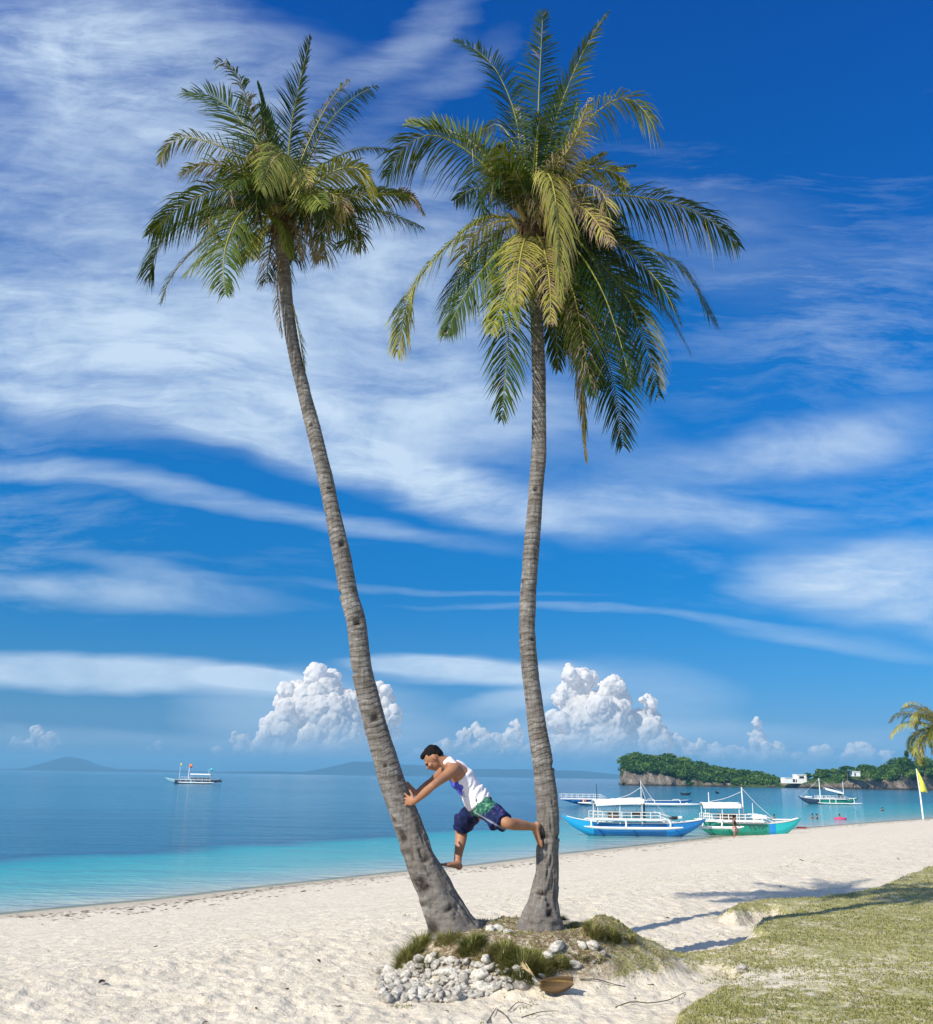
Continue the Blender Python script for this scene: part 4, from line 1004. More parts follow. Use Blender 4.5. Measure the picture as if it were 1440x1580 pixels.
def folds(c, n):
    r = c - pel; a = r @ tdir; f = r @ tfb
    low_ = np.exp(-((a - .13) / .09) ** 2)
    return low_ * .006 * np.sin((a * 1.0 + f * .55 + .06 * fbm(c * 7, 3, 3)) * 105) * (.6 + .8 * fbm(c * 5, 2, 6)) + .004 * fbm(c * 14, 3, 8) + .004 * np.sin((a - f * .5) * 60) * np.exp(-((a - .3) / .08) ** 2)
def tk_attr(c):
    r = c - pel; a = r @ tdir; f = r @ tfb
    fr = f if (J(690, 1215) - chest) @ tfb > 0 else -f
    return {'print': sstep(fr, -.01, .07) * np.exp(-((a - .27) / .12) ** 2) * 1.2, 'mauve': np.exp(-(((a - .34) / .05) ** 2)) * sstep(-fr, -.02, .08)}
blob('tank_top', tk, tank_mat(), man, .0065, 2, tk_attr, disp=folds)
# board shorts
def shorts_mat():
    mt, q, out = mat('board_shorts'); pos = q.n('ShaderNodeTexCoord').outputs['Object']
    n = q.noise(pos, 26, 5, .7, .8); h = q.attr('green')
    vor = q.n('ShaderNodeTexVoronoi', ins={'Vector': pos, 'Scale': 34.0}); vd = vor.outputs['Distance']
    navy = q.ramp(n, [(.38, (.003, .008, .026)), (.5, (.005, .016, .070)), (.59, (.016, .018, .11)), (.68, (.12, .045, .12))])
    grn = q.ramp(n, [(.38, (.010, .05, .045)), (.5, (.015, .10, .07)), (.6, (.08, .24, .14)), (.7, (.35, .50, .36))])
    c = q.mix(q.rng(q.math('ADD', h, q.math('MULTIPLY', q.math('SUBTRACT', vd, .4), .5)), .35, .65), navy, grn)
    c = q.mix(q.attr('seam'), c, (.35, .40, .50, 1))
    pbsdf(q, out, c, .75, .2, q.bump(n, .35, .01)); return mt
shE = torso(.013, 0, .16)
shE += [ell(pel, tfb * .118, np.array([0, .165, 0]), tdir * .06)]
def frust(a, b, ra, rb, extra=.0):
    a = np.asarray(a, float); b = np.asarray(b, float); t = (b - a) / np.linalg.norm(b - a)
    u = np.cross(t, [0, 1.0, 0]); u /= np.linalg.norm(u); v = np.cross(t, u); out = []
    n = 26
    for i in range(n + 1):
        q = i / n; r = ra + (rb - ra) * q; out.append(ell(a + (b - a) * q, t * .012, u * r, v * r * .95))
    return out
hemN = J(778, 1269, -.31); hemF = J(714, 1272, .27)
shE += frust(J(716, 1262, .22), J(713, 1278, .27), .088, .086) + frust(J(764, 1262, -.24), J(769, 1273, -.28), .080, .080)
shE += frust(J(744, 1244, -.07), hemN, .100, .088) + frust(J(736, 1246, .07), hemF, .098, .098)
def sh_attr(c):
    r = c - pel; a = r @ tdir
    axis = (hemN - pel) / np.linalg.norm(hemN - pel)
    ln = (c - pel) @ axis
    gr = sstep(a, -.13, .02) * sstep(-(c[:, 1] - pel[1]), -.06, .04)
    d2 = np.abs((c - (pel + np.array([-.07, 0, -.05]))) @ np.array([.45, 0, .89]))
    return {'green': gr, 'seam': np.exp(-(d2 / .006) ** 2) * (c[:, 1] < pel[1] - .05) * sstep(c[:, 0], man_o[0] - .10, man_o[0] - .04) * .7}
blob('board_shorts', shE, shorts_mat(), man, .0065, 1, sh_attr, disp=lambda c, n: .006 * fbm(c * 9, 3, 12) + .004 * np.sin(c[:, 0] * 70 + c[:, 2] * 40))

# ------------------------------------------------------------------ outrigger boats
def paint(name, c, rough=.5):
    mt, q, out = mat(name); tcn = q.n('ShaderNodeTexCoord').outputs['Object']
    n = q.noise(q.mapping(tcn, scale=(2.2, 2.2, 7)), 1.0, 6, .7); n2 = q.noise(tcn, 9, 5, .75)
    col = q.mix(q.math('MULTIPLY', q.rng(n, .45, .7), .5), (*c, 1), (c[0] * .5 + .10, c[1] * .5 + .10, c[2] * .5 + .09, 1))
    col = q.mix(q.math('MULTIPLY', q.rng(n2, .60, .72), .6), col, (.16, .12, .085, 1))
    z = q.n('ShaderNodeSeparateXYZ', ins={0: tcn}).outputs[2]
    col = q.mix(q.math('MULTIPLY', q.rng(z, .25, -.05), q.math('MULTIPLY', n, .9)), col, (.06, .08, .05, 1))
    pbsdf(q, out, col, rough, .35); return mt
M_WHITE = paint('white_paint', (.80, .80, .78)); M_TARP = simple('white_canvas', (.84, .83, .80), .8, .05, 2, .1)
M_BLUE = paint('mid_blue_paint', (.012, .15, .42)); M_CYAN = paint('sky_blue_paint', (.01, .36, .68)); M_BLUE2 = paint('bright_blue_paint', (.012, .25, .64))
M_GREEN = paint('green_paint', (.010, .26, .19)); M_TURQ = paint('turquoise_paint', (.01, .48, .50)); M_NAVY = paint('dark_paint', (.02, .05, .10)); M_TEAL = paint('pale_teal_paint', (.25, .50, .58))
M_BAMBOO = simple('bamboo', (.45, .36, .22), .5, .3, 6); M_WOOD = simple('deck_wood', (.22, .13, .08), .7, .3, 8); M_DARK = simple('dark_things', (.03, .03, .035), .6, .4, 8)
M_RED = paint('red_paint', (.62, .05, .04)); M_YEL = simple('yellow_flag_cloth', (.72, .68, .10), .8, .1, 3); M_ORG = simple('orange_cloth', (.75, .22, .08), .8, .1, 3); M_AQUA = simple('aqua_cloth', (.08, .45, .55), .8, .1, 3)
def hull(mb_mats, L, B, H, rise_l, rise_r, parent, cols, draft=.25):
    """cols: list of (x0, material) switching along the hull from -L/2"""
    n = 49; sec = 9; V = []; xs = np.linspace(-L / 2, L / 2, n)
    for x in xs:
        u = 2 * x / L; a = abs(u); rs = rise_l if u < 0 else rise_r
        b = B * (1 - a ** 2.4) + .03; zt = H + rs * a ** 3.2; zb = -draft + (zt - .12 + draft) * max(0, (a - .45) / .55) ** 1.45
        for k in range(sec):
            t = k / (sec - 1) * math.pi; y = -math.cos(t) * b; z = zt - (zt - zb) * math.sin(t) ** .7
            V.append((x, y * (1 if True else 1), z))
        V.append((x, b * .8, zt - .05)); V.append((x, -b * .8, zt - .05))
    k_ = sec + 2; F = []; mi = []
    for i in range(n - 1):
        for k in range(k_):
            a0 = i * k_ + k; a1 = i * k_ + (k + 1) % k_
            F.append((a0, a0 + k_, a1 + k_, a1))
            xm = (xs[i] + xs[i + 1]) / 2; m_ = 0
            for j, (x0, _) in enumerate(cols):
                if xm >= x0: m_ = j
            mi.append(m_ if k < sec - 1 else len(cols))
    F.append(tuple(range(k_))); F.append(tuple((n - 1) * k_ + k for k in range(k_))[::-1]); mi += [0, len(cols) - 1]
    o = mk('hull', V, F, [c for _, c in cols] + [M_WOOD], parent, False); o.data.polygons.foreach_set('material_index', mi)
    gm = MB()
    for s_ in (-1, 1):
        g_ = [(x, s_ * (B * (1 - abs(2 * x / L) ** 2.4) + .035), H + (rise_l if x < 0 else rise_r) * abs(2 * x / L) ** 3.2 + .01) for x in np.linspace(-L * .47, L * .47, 30)]
        gm.tube(g_, .035, 5)
    gm.build('gunwale', mb_mats, parent); return o
def flag(parent, mast, x, z, m_, w=.5, h=.35, y=0):
    V = []; 
    for i in range(7):
        u = i / 6
        for v in (0, 1): V.append((x + w * u, y + .06 * math.sin(u * 6), z - h * v * (1 - .25 * u) - .05 * u))
    o = mk('flag', V, [(2 * i, 2 * i + 2, 2 * i + 3, 2 * i + 1) for i in range(6)], m_, parent, True)
    md = o.modifiers.new('t', 'SOLIDIFY'); md.thickness = .01
    return o
def banca(label, px, py, rz, L, cols, trim=M_WHITE, B=.55, H=.95, rl=.9, rr=.9, canopy=None, rails=None, floats=None, arms=(), masts=(), ropes=(), fl=None, dz=0, posts=True, cargo=(), name='outrigger_boat'):
    p = at_z(px, py, SEA); o = empty(name, (p[0], p[1], SEA + dz), rz, label, 'boat')
    hull(trim, L, B, H, rl, rr, o, cols)
    if canopy:
        x0, x1, zc, w, tilt = canopy; V = []; nx = 9
        for i in range(nx):
            x = x0 + (x1 - x0) * i / (nx - 1)
            for k in range(7):
                y = -w + 2 * w * k / 6; V.append((x, y, zc + tilt * i / (nx - 1) + .22 * (1 - (y / w) ** 2) - .03 * math.sin(i * 1.6) ** 2))
        F = [(i * 7 + k, (i + 1) * 7 + k, (i + 1) * 7 + k + 1, i * 7 + k + 1) for i in range(nx - 1) for k in range(6)]
        c_ = mk('canopy', V, F, M_TARP, o, True); md = c_.modifiers.new('t', 'SOLIDIFY'); md.thickness = .05
        vl = MB(); vl.box(((x0 + x1) / 2, -w, zc + tilt / 2 - .10), (abs(x1 - x0), .03, .22), M=np.array([[1, 0, 0], [0, 1, 0], [tilt / (x1 - x0), 0, 1]])); vl.box((x1, 0, zc + tilt - .02), (.03, 2 * w, .22)); vl.build('valance', M_TARP, c_)
        if posts:
            for x in (x0 + .15, (x0 + x1) / 2, x1 - .15):
                for y in (-w + .08, w - .08):
                    pm = MB(); pm.tube([(x, y * .9, H - .05), (x, y, zc + tilt * (x - x0) / (x1 - x0) + .05)], .032, 6); pm.build('canopy_post', trim, o)
    if rails:
        for s_ in (-1, 1):
            rm = MB(); x0, x1, z0, h, yw = rails
            for zz in (z0, z0 + h * .5, z0 + h): rm.tube([(x0, s_ * yw, zz), (x1, s_ * yw, zz), (x1 + .9, s_ * yw * .6, zz - h * .7)], .028, 5)
            for x in np.arange(x0, x1 + .01, (x1 - x0) / 7): rm.box((x, s_ * yw, z0 + h / 2), (.05, .05, h))
            rm.box(((x0 + x1) / 2, s_ * (yw + .03), z0 - .07), (x1 - x0 + .3, .06, .12))
            rm.build('railing', trim, o)
    if floats:
        x0, x1, yf, zf, rf = floats
        for s_ in (-1, 1):
            fm = MB(); xs = np.linspace(x0, x1, 16); fm.tube([(x, s_ * yf, zf + .10 * (2 * (x - x0) / (x1 - x0) - 1) ** 4) for x in xs], [rf * (1 - .6 * abs(2 * i / 15 - 1) ** 6) for i in range(16)], 8); fm.build('outrigger_float', trim, o)
            for x in arms:
                am = MB(); am.tube([(x, 0, H + .25), (x - .02, s_ * yf * .55, H + .22), (x - .10, s_ * yf * .85, H * .65 + zf * .35 + .1), (x - .22, s_ * yf, zf + .02)], .055, 6); am.build('outrigger_arm', trim, o)
    masts_o = []
    for ms in masts:
        x, zt, r_, m_, lean = ms; mm = MB(); mm.tube([(x, 0, H * .6), (x + lean, 0, zt)], [r_, r_ * .6], 8); mob = mm.build('mast', m_, o); masts_o.append((x, mob))
    if ropes:
        for a, b in ropes:
            r_m = MB(); r_m.tube(catmull([a, ((np.array(a) + b) / 2) - np.array([0, 0, .12]), b], 8), .014, 4); r_m.build('rope', M_WHITE, min(masts_o, key=lambda q_: abs(q_[0] - a[0]))[1] if masts_o else o)
    for f_ in (fl or []): flag(min(masts_o, key=lambda q_: abs(q_[0] - f_[0]))[1], None, *f_)
    for (x, y, z, sx, sy, sz, m_, nm) in cargo:
        cm = MB(); cm.box((x, y, z), (sx, sy, sz)); c_ = cm.build(nm, m_, o); bv = c_.modifiers.new('b', 'BEVEL'); bv.width = .04; bv.segments = 2
    return o
# rear boat first (glimpsed behind the blue one)
banca('long blue boat far behind the near blue one, its white float reaching past the canopy', 966, 1243, R(3), 21, [(-99, M_BLUE)], B=.7, H=.75, rl=.3, rr=.2, rails=(-10.2, -4.0, .95, .65, .7), floats=(-8, 10.6, 3.0, .30, .20), arms=(-7, -2, 4, 8), cargo=[(-6.6, -.7, .55, .5, .3, .6, M_ORG, 'buoy')], masts=[(2.8, 1.7, .12, M_NAVY, 0)])
# near blue boat
b1 = banca('blue outrigger boat with a long white canopy, nearest the beach on the left', 980, 1290, R(3), 10.6, [(-99, M_CYAN), (-3.2, M_BLUE), (2.3, M_BLUE2)], H=.9, B=.66, rl=.5, rr=.36,
      canopy=(-3.0, .55, 2.28, .95, .22), rails=(-3.2, 1.7, 1.22, .45, .85), floats=(-4.1, 3.0, 2.1, .62, .10), arms=(-3.4, -.9, 2.3),
      masts=[(.55, 3.9, .035, M_WHITE, .02), (-2.75, 3.6, .045, M_NAVY, .02), (.75, 2.5, .09, M_NAVY, 0)], ropes=[((.55, 0, 3.8), (2.3, 0, 1.5)), ((.55, 0, 3.6), (1.3, 0, 1.5)), ((.55, 0, 3.4), (-1.2, 0, 2.6))],
      cargo=[(-1.6, -.2, 1.45, .7, .5, .35, M_WOOD, 'bench'), (.3, .1, 1.5, .9, .5, .3, M_WOOD, 'bench'), (2.9, 0, 1.28, .5, .4, .22, M_DARK, 'engine_box'), (3.4, 0, 1.32, .25, .25, .2, M_WHITE, 'bucket')])
b2 = banca('green outrigger boat with short white canopy and turquoise bow, right of the blue one', 1153, 1289.5, R(-4), 8.2, [(-99, M_GREEN), (1.5, M_BLUE2), (2.0, M_TURQ)], H=.9, B=.66, rl=.30, rr=.50,
      canopy=(-3.3, -.5, 2.15, .95, .05), rails=(-3.3, 1.0, 1.12, .42, .85), floats=(-4.6, -.6, 1.9, .62, .10), arms=(-3.4, -2.0),
      masts=[(-.15, 3.5, .065, M_WHITE, -.04), (-2.7, 3.1, .045, M_WHITE, 0), (.55, 2.35, .04, M_WHITE, 0)], ropes=[((-.15, 0, 3.4), (2.0, 0, 1.3)), ((-.15, 0, 3.2), (-2.7, 0, 2.4))],
      cargo=[(1.0, 0, 1.35, .9, 1.0, .3, M_WHITE, 'foredeck_hatch'), (-1.4, 0, 1.35, 1.3, .8, .35, M_WOOD, 'bench'), (2.6, -.15, 1.2, 1.3, .3, .10, M_WHITE, 'gunwale_cloth'), (3.35, .5, .62, 1.6, .08, .10, M_WHITE, 'bow_pole'), (4.2, .5, .62, .8, .09, .12, M_RED, 'pole_end')])
def text(parent, body, loc, rot, size, m_, name='lettering'):
    cu_ = bpy.data.curves.new('t', 'FONT'); cu_.body = body; cu_.size = size; cu_.extrude = .004; cu_.space_character = 1.15
    to = bpy.data.objects.new('t', cu_); COL.objects.link(to); dg = bpy.context.evaluated_depsgraph_get(); dg.update()
    me = bpy.data.meshes.new_from_object(to.evaluated_get(dg)); bpy.data.objects.remove(to)
    o = link(name, me, parent, m_); o.location = loc; o.rotation_euler = rot; return o
text(b2, 'TATO', (-.05, -.80, .52), (R(82), 0, 0), .42, M_NAVY)
banca('white outrigger boat with a tilted awning, moored in front of the headland', 1279, 1241, R(-2), 11.0, [(-99, M_NAVY), (-1.5, M_GREEN)], H=.85, B=.65, rl=.55, rr=.35,
      canopy=(-.6, 2.6, 2.75, .8, -.75), posts=False, rails=(-2.2, 2.8, 1.0, .5, .75), floats=(-2.6, 5.4, 2.0, .18, .10), arms=(-2.0, -.2, .9, 4.2),
      masts=[(-1.4, 4.6, .12, M_WHITE, 0), (2.9, 4.1, .07, M_WHITE, 0)], ropes=[((-1.4, 0, 4.5), (2.6, 0, 2.2)), ((-1.4, 0, 4.5), (-5.0, 0, 1.4))], cargo=[(-3.6, 0, 1.25, 1.2, .7, .25, M_WHITE, 'hatch'), (-4.8, 0, .3, .07, .07, 1.9, M_NAVY, 'ladder'), (2.2, 0, 1.5, .6, .5, .6, M_DARK, 'engine_box')])
banca('large white passenger boat flying small flags, alone far out on the left', 297, 1209.5, R(2), 20.5, [(-99, M_TEAL), (-6.5, M_NAVY), (-1.0, M_TEAL), (.2, M_NAVY)], H=1.25, B=1.0, rl=.9, rr=.5,
      canopy=(-.8, 6.6, 3.4, 1.3, -.05), rails=(-4.2, 6.8, 1.5, 1.0, 1.1), floats=(-4.5, 8.6, 3.2, .45, .22), arms=(-3.8, -1.6, 1.4, 4.2, 7.0),
      masts=[(-5.0, 6.6, .10, M_WHITE, .1), (-1.6, 6.0, .22, M_WHITE, 0), (5.6, 5.2, .08, M_WHITE, .05)], ropes=[((-5, 0, 6), (-1.6, 0, 5.9)), ((5.6, 0, 5), (9.5, 0, 1.8))],
      fl=[(-4.95, 7.2, M_YEL, .5, 1.3), (-1.7, 7.0, M_ORG, 1.1, 1.7), (5.9, 5.6, M_AQUA, 1.2, 1.3)], cargo=[(2.9, 0, 1.9, 7.0, 1.6, .5, M_DARK, 'seating'), (9.6, 0, 1.0, 1.8, .8, .7, M_DARK, 'stern_engine')])

# small craft and bathers
def dinghy(label, px, py, L, m_, rz=0):
    p = at_z(px, py, SEA); o = empty('dinghy', (p[0], p[1], SEA), rz, label, 'boat')
    hull(m_, L, .5, .45, .25, .3, o, [(-99, m_)]); cm = MB(); cm.box((0, 0, .42), (.25, .8, .05)); cm.build('thwart', M_WOOD, o); return o
dinghy('small dark dinghy afloat off the left end of the wooded island', 1058, 1227, 3.0, M_DARK)
dinghy('tiny blue dinghy afloat in front of the wooded island', 1107, 1224.5, 2.6, M_NAVY, R(60))
M_SKIN2 = skin_mat('brown_skin', (.30, .15, .09)); M_BLACK = simple('black_cloth', (.015, .015, .018), .8, .3, 8); M_PINKSH = simple('pale_pink_cloth', (.60, .38, .33), .8, .2, 8); M_PINK = simple('pink_float', (.62, .06, .16), .4, .1, 5)
def bather(label, px, py, ang=0, turned=0, float_ring=False, extra=False):
    p = at_z(px, py, SEA); o = wthing('person', (p[0], p[1], SEA), label, 'person'); c = np.array([p[0], p[1], SEA])
    f = np.array([math.cos(ang), math.sin(ang), 0]); s_ = np.array([-f[1], f[0], 0])
    E = [ell(c + [0, 0, .38], f * .10, s_ * .085, np.array([0, 0, .12])), bl(c + f * .09 + [0, 0, .36], .02), ell(c + [0, 0, .08], f * .12, s_ * .21, np.array([0, 0, .14]))]
    E += chain([c + [0, 0, .3], c + [0, 0, .12]], [.05, .06])
    for k in (-1, 1): E += tapered([c + s_ * .2 * k + [0, 0, .12], c + s_ * .28 * k + f * .15 + [0, 0, .02], c + s_ * .2 * k + f * .42 + [0, 0, .0]], [.055, .045, .03], 14)
    blob('body', E, M_SKIN2, o, .016, 2); blob('hair', [ell(c - f * .015 + [0, 0, .43], f * .105, s_ * .092, np.array([0, 0, .09]))], M_HAIR, o, .014, 1)
    blob('top', [ell(c + [0, 0, .05], f * .135, s_ * .225, np.array([0, 0, .13]))], M_BLACK if not float_ring else M_PINK, o, .014, 1)
    return o
bather('leftmost bather, head and dark shoulders above the water beyond the green boat', 1254, 1262.5, 2.9)
bather('bather close to the right of the leftmost one, both in dark tops', 1261, 1263, 2.7)
bather('bather in pink leaning on a pink float, right of the pair in dark tops', 1296, 1263, 1.2, 0, True)
bather('lone bather far right, head just above the water left of the yellow flag', 1362, 1251, 1.9)
bather('swimmer with only the head showing just beyond the turquoise bow', 1195, 1264, 2.2)
pf = at_z(1297, 1264.5, SEA)
fm = MB(); a_ = np.linspace(0, 2 * math.pi, 25); fm.tube([(.55 * math.cos(t), .45 * math.sin(t), .06) for t in a_], .15, 8, False); fo = fm.build('swim_float', M_PINK, None, True); fo.location = (pf[0], pf[1], SEA)
tag(fo, 'pink inflatable float on the shallow water beside the bather in pink', 'float')
# woman walking past the green boat
wp_ = at_z(1134, 1291, SEA); wy = wp_[1] - 2.6; wp_ = np.array([wp_[0] * wy / wp_[1], wy, SEA + .02])
def K(px, py, dy=0): return at(px, py, wy + dy)
wo_ = wthing('person', wp_, 'person in a sleeveless black top and pale shorts walking in front of the green boat', 'person')
S_ = 1.0
hd = K(1133.5, 1260.3)
E = [ell(hd, np.array([.10, 0, 0]), np.array([0, .08, 0]), np.array([0, 0, .125])), bl(hd + np.array([.10, 0, -.02]), .02)] + chain([hd - [0, 0, .08], K(1133, 1264.2)], [.05, .06])
def wl_(a, b, c, d, r): return tapered([a, b, c, d], r, 30)
for k, (z_, rx_, ry_) in enumerate([(1265.5, .09, .19), (1268, .11, .18), (1271, .11, .15), (1274, .10, .14), (1276.5, .12, .17), (1278.5, .12, .17)]): E.append(ell(K(1133, z_), np.array([rx_, 0, 0]), np.array([0, ry_, 0]), np.array([0, 0, .12])))
E += tapered([K(1133, 1265.5, -.2), K(1131.5, 1271, -.24), K(1135, 1276, -.2), K(1137.5, 1276.5, -.15)], [.05, .045, .035, .03], 30)
E += tapered([K(1133, 1265.5, .2), K(1136.5, 1271, .24), K(1141, 1275, .2), K(1143, 1274, .15)], [.05, .045, .035, .03], 30)
E += tapered([K(1132, 1278, -.08), K(1134, 1284, -.08), K(1132.5, 1291, -.08), K(1132, 1295, -.08)], [.09, .065, .045, .04], 40)
E += tapered([K(1134, 1278, .08), K(1138.5, 1281.5, .08), K(1136, 1287.5, .08), K(1134.5, 1289.5, .08)], [.09, .065, .045, .04], 40)
E += foot(K(1131, 1296, -.08), K(1135.5, 1296.2, -.08), np.array([0, 0, 1]), np.array([0, 1, 0]))
blob('body', E, M_SKIN2, wo_, .018, 2)
blob('hair', [ell(hd + [-.02, 0, .035], np.array([.115, 0, 0]), np.array([0, .095, 0]), np.array([0, 0, .11])), ell(hd + [-.09, 0, -.06], np.array([.05, 0, 0]), np.array([0, .05, 0]), np.array([0, 0, .10]))], M_HAIR, wo_, .016, 1)
blob('top', [ell(K(1133, z_), np.array([rx_, 0, 0]), np.array([0, ry_, 0]), np.array([0, 0, .10])) for z_, rx_, ry_ in [(1265.8, .10, .17), (1268, .125, .19), (1270, .125, .17), (1272, .12, .16), (1274.5, .115, .16)]], M_BLACK, wo_, .016, 1)
blob('shorts', [ell(K(1133, z_), np.array([rx_, 0, 0]), np.array([0, ry_, 0]), np.array([0, 0, .09])) for z_, rx_, ry_ in [(1276, .13, .18), (1278, .14, .185)]] + chain([K(1132, 1279, -.08), K(1133, 1281.5, -.08)], [.10, .10]) + chain([K(1134, 1279, .08), K(1136.5, 1281, .08)], [.10, .10]), M_PINKSH, wo_, .016, 1)
# yellow flag at the water's edge
fp = at_z(1425, 1263.5, SEA + .1)
fo = wthing('flag_pole', (fp[0], fp[1], gz(fp[0], fp[1])), 'yellow flag on a leaning white pole planted at the water edge far right', 'flag')
top_ = at(1414, 1186, fp[1]); mb = MB(); base_ = np.array([fp[0], fp[1], gz(fp[0], fp[1]) - .2]); mb.tube([base_, (base_ + top_) / 2 + [.05, 0, 0], top_], [.10, .085, .05], 8); mb.build('pole', M_WHITE, fo)
V = []; nn = 12; q0 = at(1414, 1187, fp[1]); q1 = at(1420.5, 1222, fp[1]); q2 = at(1432.5, 1223, fp[1]); q3 = at(1428, 1207, fp[1])
for i in range(nn + 1):
    t = i / nn; a = q0 + (q1 - q0) * t; b = q0 * (1 - t) ** 2 + 2 * q3 * t * (1 - t) * 1.0 + q2 * t * t
    for k in range(6):
        u = k / 5; V.append(a + (b - a) * u + np.array([0, .12 * math.sin(u * 5 + t * 3), 0]))
c_ = mk('flag_cloth', V, [(i * 6 + k, i * 6 + k + 1, (i + 1) * 6 + k + 1, (i + 1) * 6 + k) for i in range(nn) for k in range(5)], M_YEL, fo, True); c_.modifiers.new('t', 'SOLIDIFY').thickness = .02

# ------------------------------------------------------------------ islands
def cliff_mat():
    mt, q, out = mat('limestone_cliff'); pos = q.n('ShaderNodeNewGeometry').outputs['Position']
    n = q.noise(q.mapping(pos, scale=(.35, .35, .16)), 1.0, 7, .72, .4); n2 = q.noise(pos, .9, 5, .7)
    c = q.ramp(q.math('ADD', q.math('MULTIPLY', n, .6), q.math('MULTIPLY', n2, .4)), [(.36, (.03, .027, .022)), (.46, (.15, .12, .095)), (.56, (.24, .21, .18)), (.68, (.42, .38, .34))])
    z = q.n('ShaderNodeSeparateXYZ', ins={0: pos}).outputs[2]
    c = q.mix(q.rng(z, SEA + .4, SEA + 1.6, .85, 0.0), c, (.025, .022, .018, 1))
    up_ = q.n('ShaderNodeSeparateXYZ', ins={0: q.n('ShaderNodeNewGeometry').outputs['Normal']}).outputs[2]
    c = q.mix(q.rng(up_, .75, .9), c, (.06, .09, .025, 1))
    pbsdf(q, out, c, .95, .1, q.bump(n, 1.0, 1.5)); return mt
M_CLIFF = cliff_mat()
def foliage_mat():
    mt, q, out = mat('island_foliage'); pos = q.n('ShaderNodeNewGeometry').outputs['Position']
    t = q.attr('tone'); n = q.noise(pos, .12, 4, .6)
    c = q.ramp(q.math('ADD', q.math('MULTIPLY', t, .6), q.math('MULTIPLY', n, .4)), [(.2, (.014, .045, .010)), (.42, (.042, .11, .016)), (.60, (.10, .19, .030)), (.85, (.19, .25, .06))])
    b = pbsdf(q, None, c, .75, .15); tl = q.n('ShaderNodeBsdfTranslucent', ins={'Color': c}); mx = q.n('ShaderNodeMixShader', ins={0: .15, 1: b, 2: tl})
    q.t.links.new(mx.outputs[0], out.inputs[0]); return mt
M_FOL = foliage_mat()
def island(name, cols, Dm, depth_, seed):
    """cols: (px, py_waterline, py_clifftop) left to right; real landmass at distance Dm"""
    n = 150; xs = np.linspace(cols[0][0], cols[-1][0], n); V = []; m_ = 26
    A = np.array(cols, float); info = []
    for i, px in enumerate(xs):
        wy = np.interp(px, A[:, 0], A[:, 1]); ty = np.interp(px, A[:, 0], A[:, 2]); p = at(px, wy, Dm); t = at(px, ty, Dm); h = t[2] - SEA
        end = min(1, min(i, n - 1 - i) / 6 + .05); dp = depth_ * end ** .5
        info.append((p[0], h * min(1, end + .25)))
        for k in range(m_):
            u = k / (m_ - 1); yy_ = Dm + dp * u
            hh = h * min(1, end + .25) * (sstep(np.array([u]), 0, .10)[0] ** .8) * (1 - .0 * u) if u < .8 else h * end * (1 - sstep(np.array([u]), .8, 1)[0])
            V.append((p[0] * yy_ / Dm if False else p[0], yy_, SEA - .6 + hh + .6 * (hh > .5)))
    V = np.array(V); q = V * .11
    V[:, 1] += 5 * fbm(q, 4, seed) * (V[:, 2] > SEA - .5) + 1.8 * fbm(V * .6, 3, seed + 3); V[:, 2] += 1.1 * fbm(V * .35, 3, seed + 5) * (V[:, 2] > SEA + 1); V[:, 0] += 1.8 * fbm(V * .25 + 5, 3, seed + 6)
    F = [(i * m_ + k, (i + 1) * m_ + k, (i + 1) * m_ + k + 1, i * m_ + k + 1) for i in range(n - 1) for k in range(m_ - 1)]
    o = mk(name, V, F, M_CLIFF, None, True); tag(o, kind='structure'); return xs, info
def crown_cards(c, rx, ry, rz_, n, size, tone, r_):
    th = r_.uniform(0, 2 * math.pi, n); ct = r_.uniform(-.25, 1, n); st_ = np.sqrt(1 - ct ** 2); rr_ = r_.uniform(.62, 1.08, n)
    lump = 1 + .28 * fbm(np.c_[np.cos(th) * st_, np.sin(th) * st_, ct] * 2.4 + c[0] * .37, 2, 3)
    P_ = np.c_[np.cos(th) * st_ * rx, np.sin(th) * st_ * ry, ct * rz_] * (rr_ * lump)[:, None] + c
    a = r_.normal(0, 1, (n, 3)); a /= np.linalg.norm(a, axis=1)[:, None]; b = np.cross(a, r_.normal(0, 1, (n, 3))); b /= np.linalg.norm(b, axis=1)[:, None]
    s_ = (size * r_.uniform(.6, 1.3, n))[:, None]
    V = np.stack([P_ - a * s_, P_ + b * s_ * .8, P_ + a * s_, P_ - b * s_ * .8], 1).reshape(-1, 3)
    F = np.arange(n * 4).reshape(n, 4); tn = np.repeat(np.clip(tone + r_.uniform(-.22, .22, n), 0, 1), 4); return V, F, tn
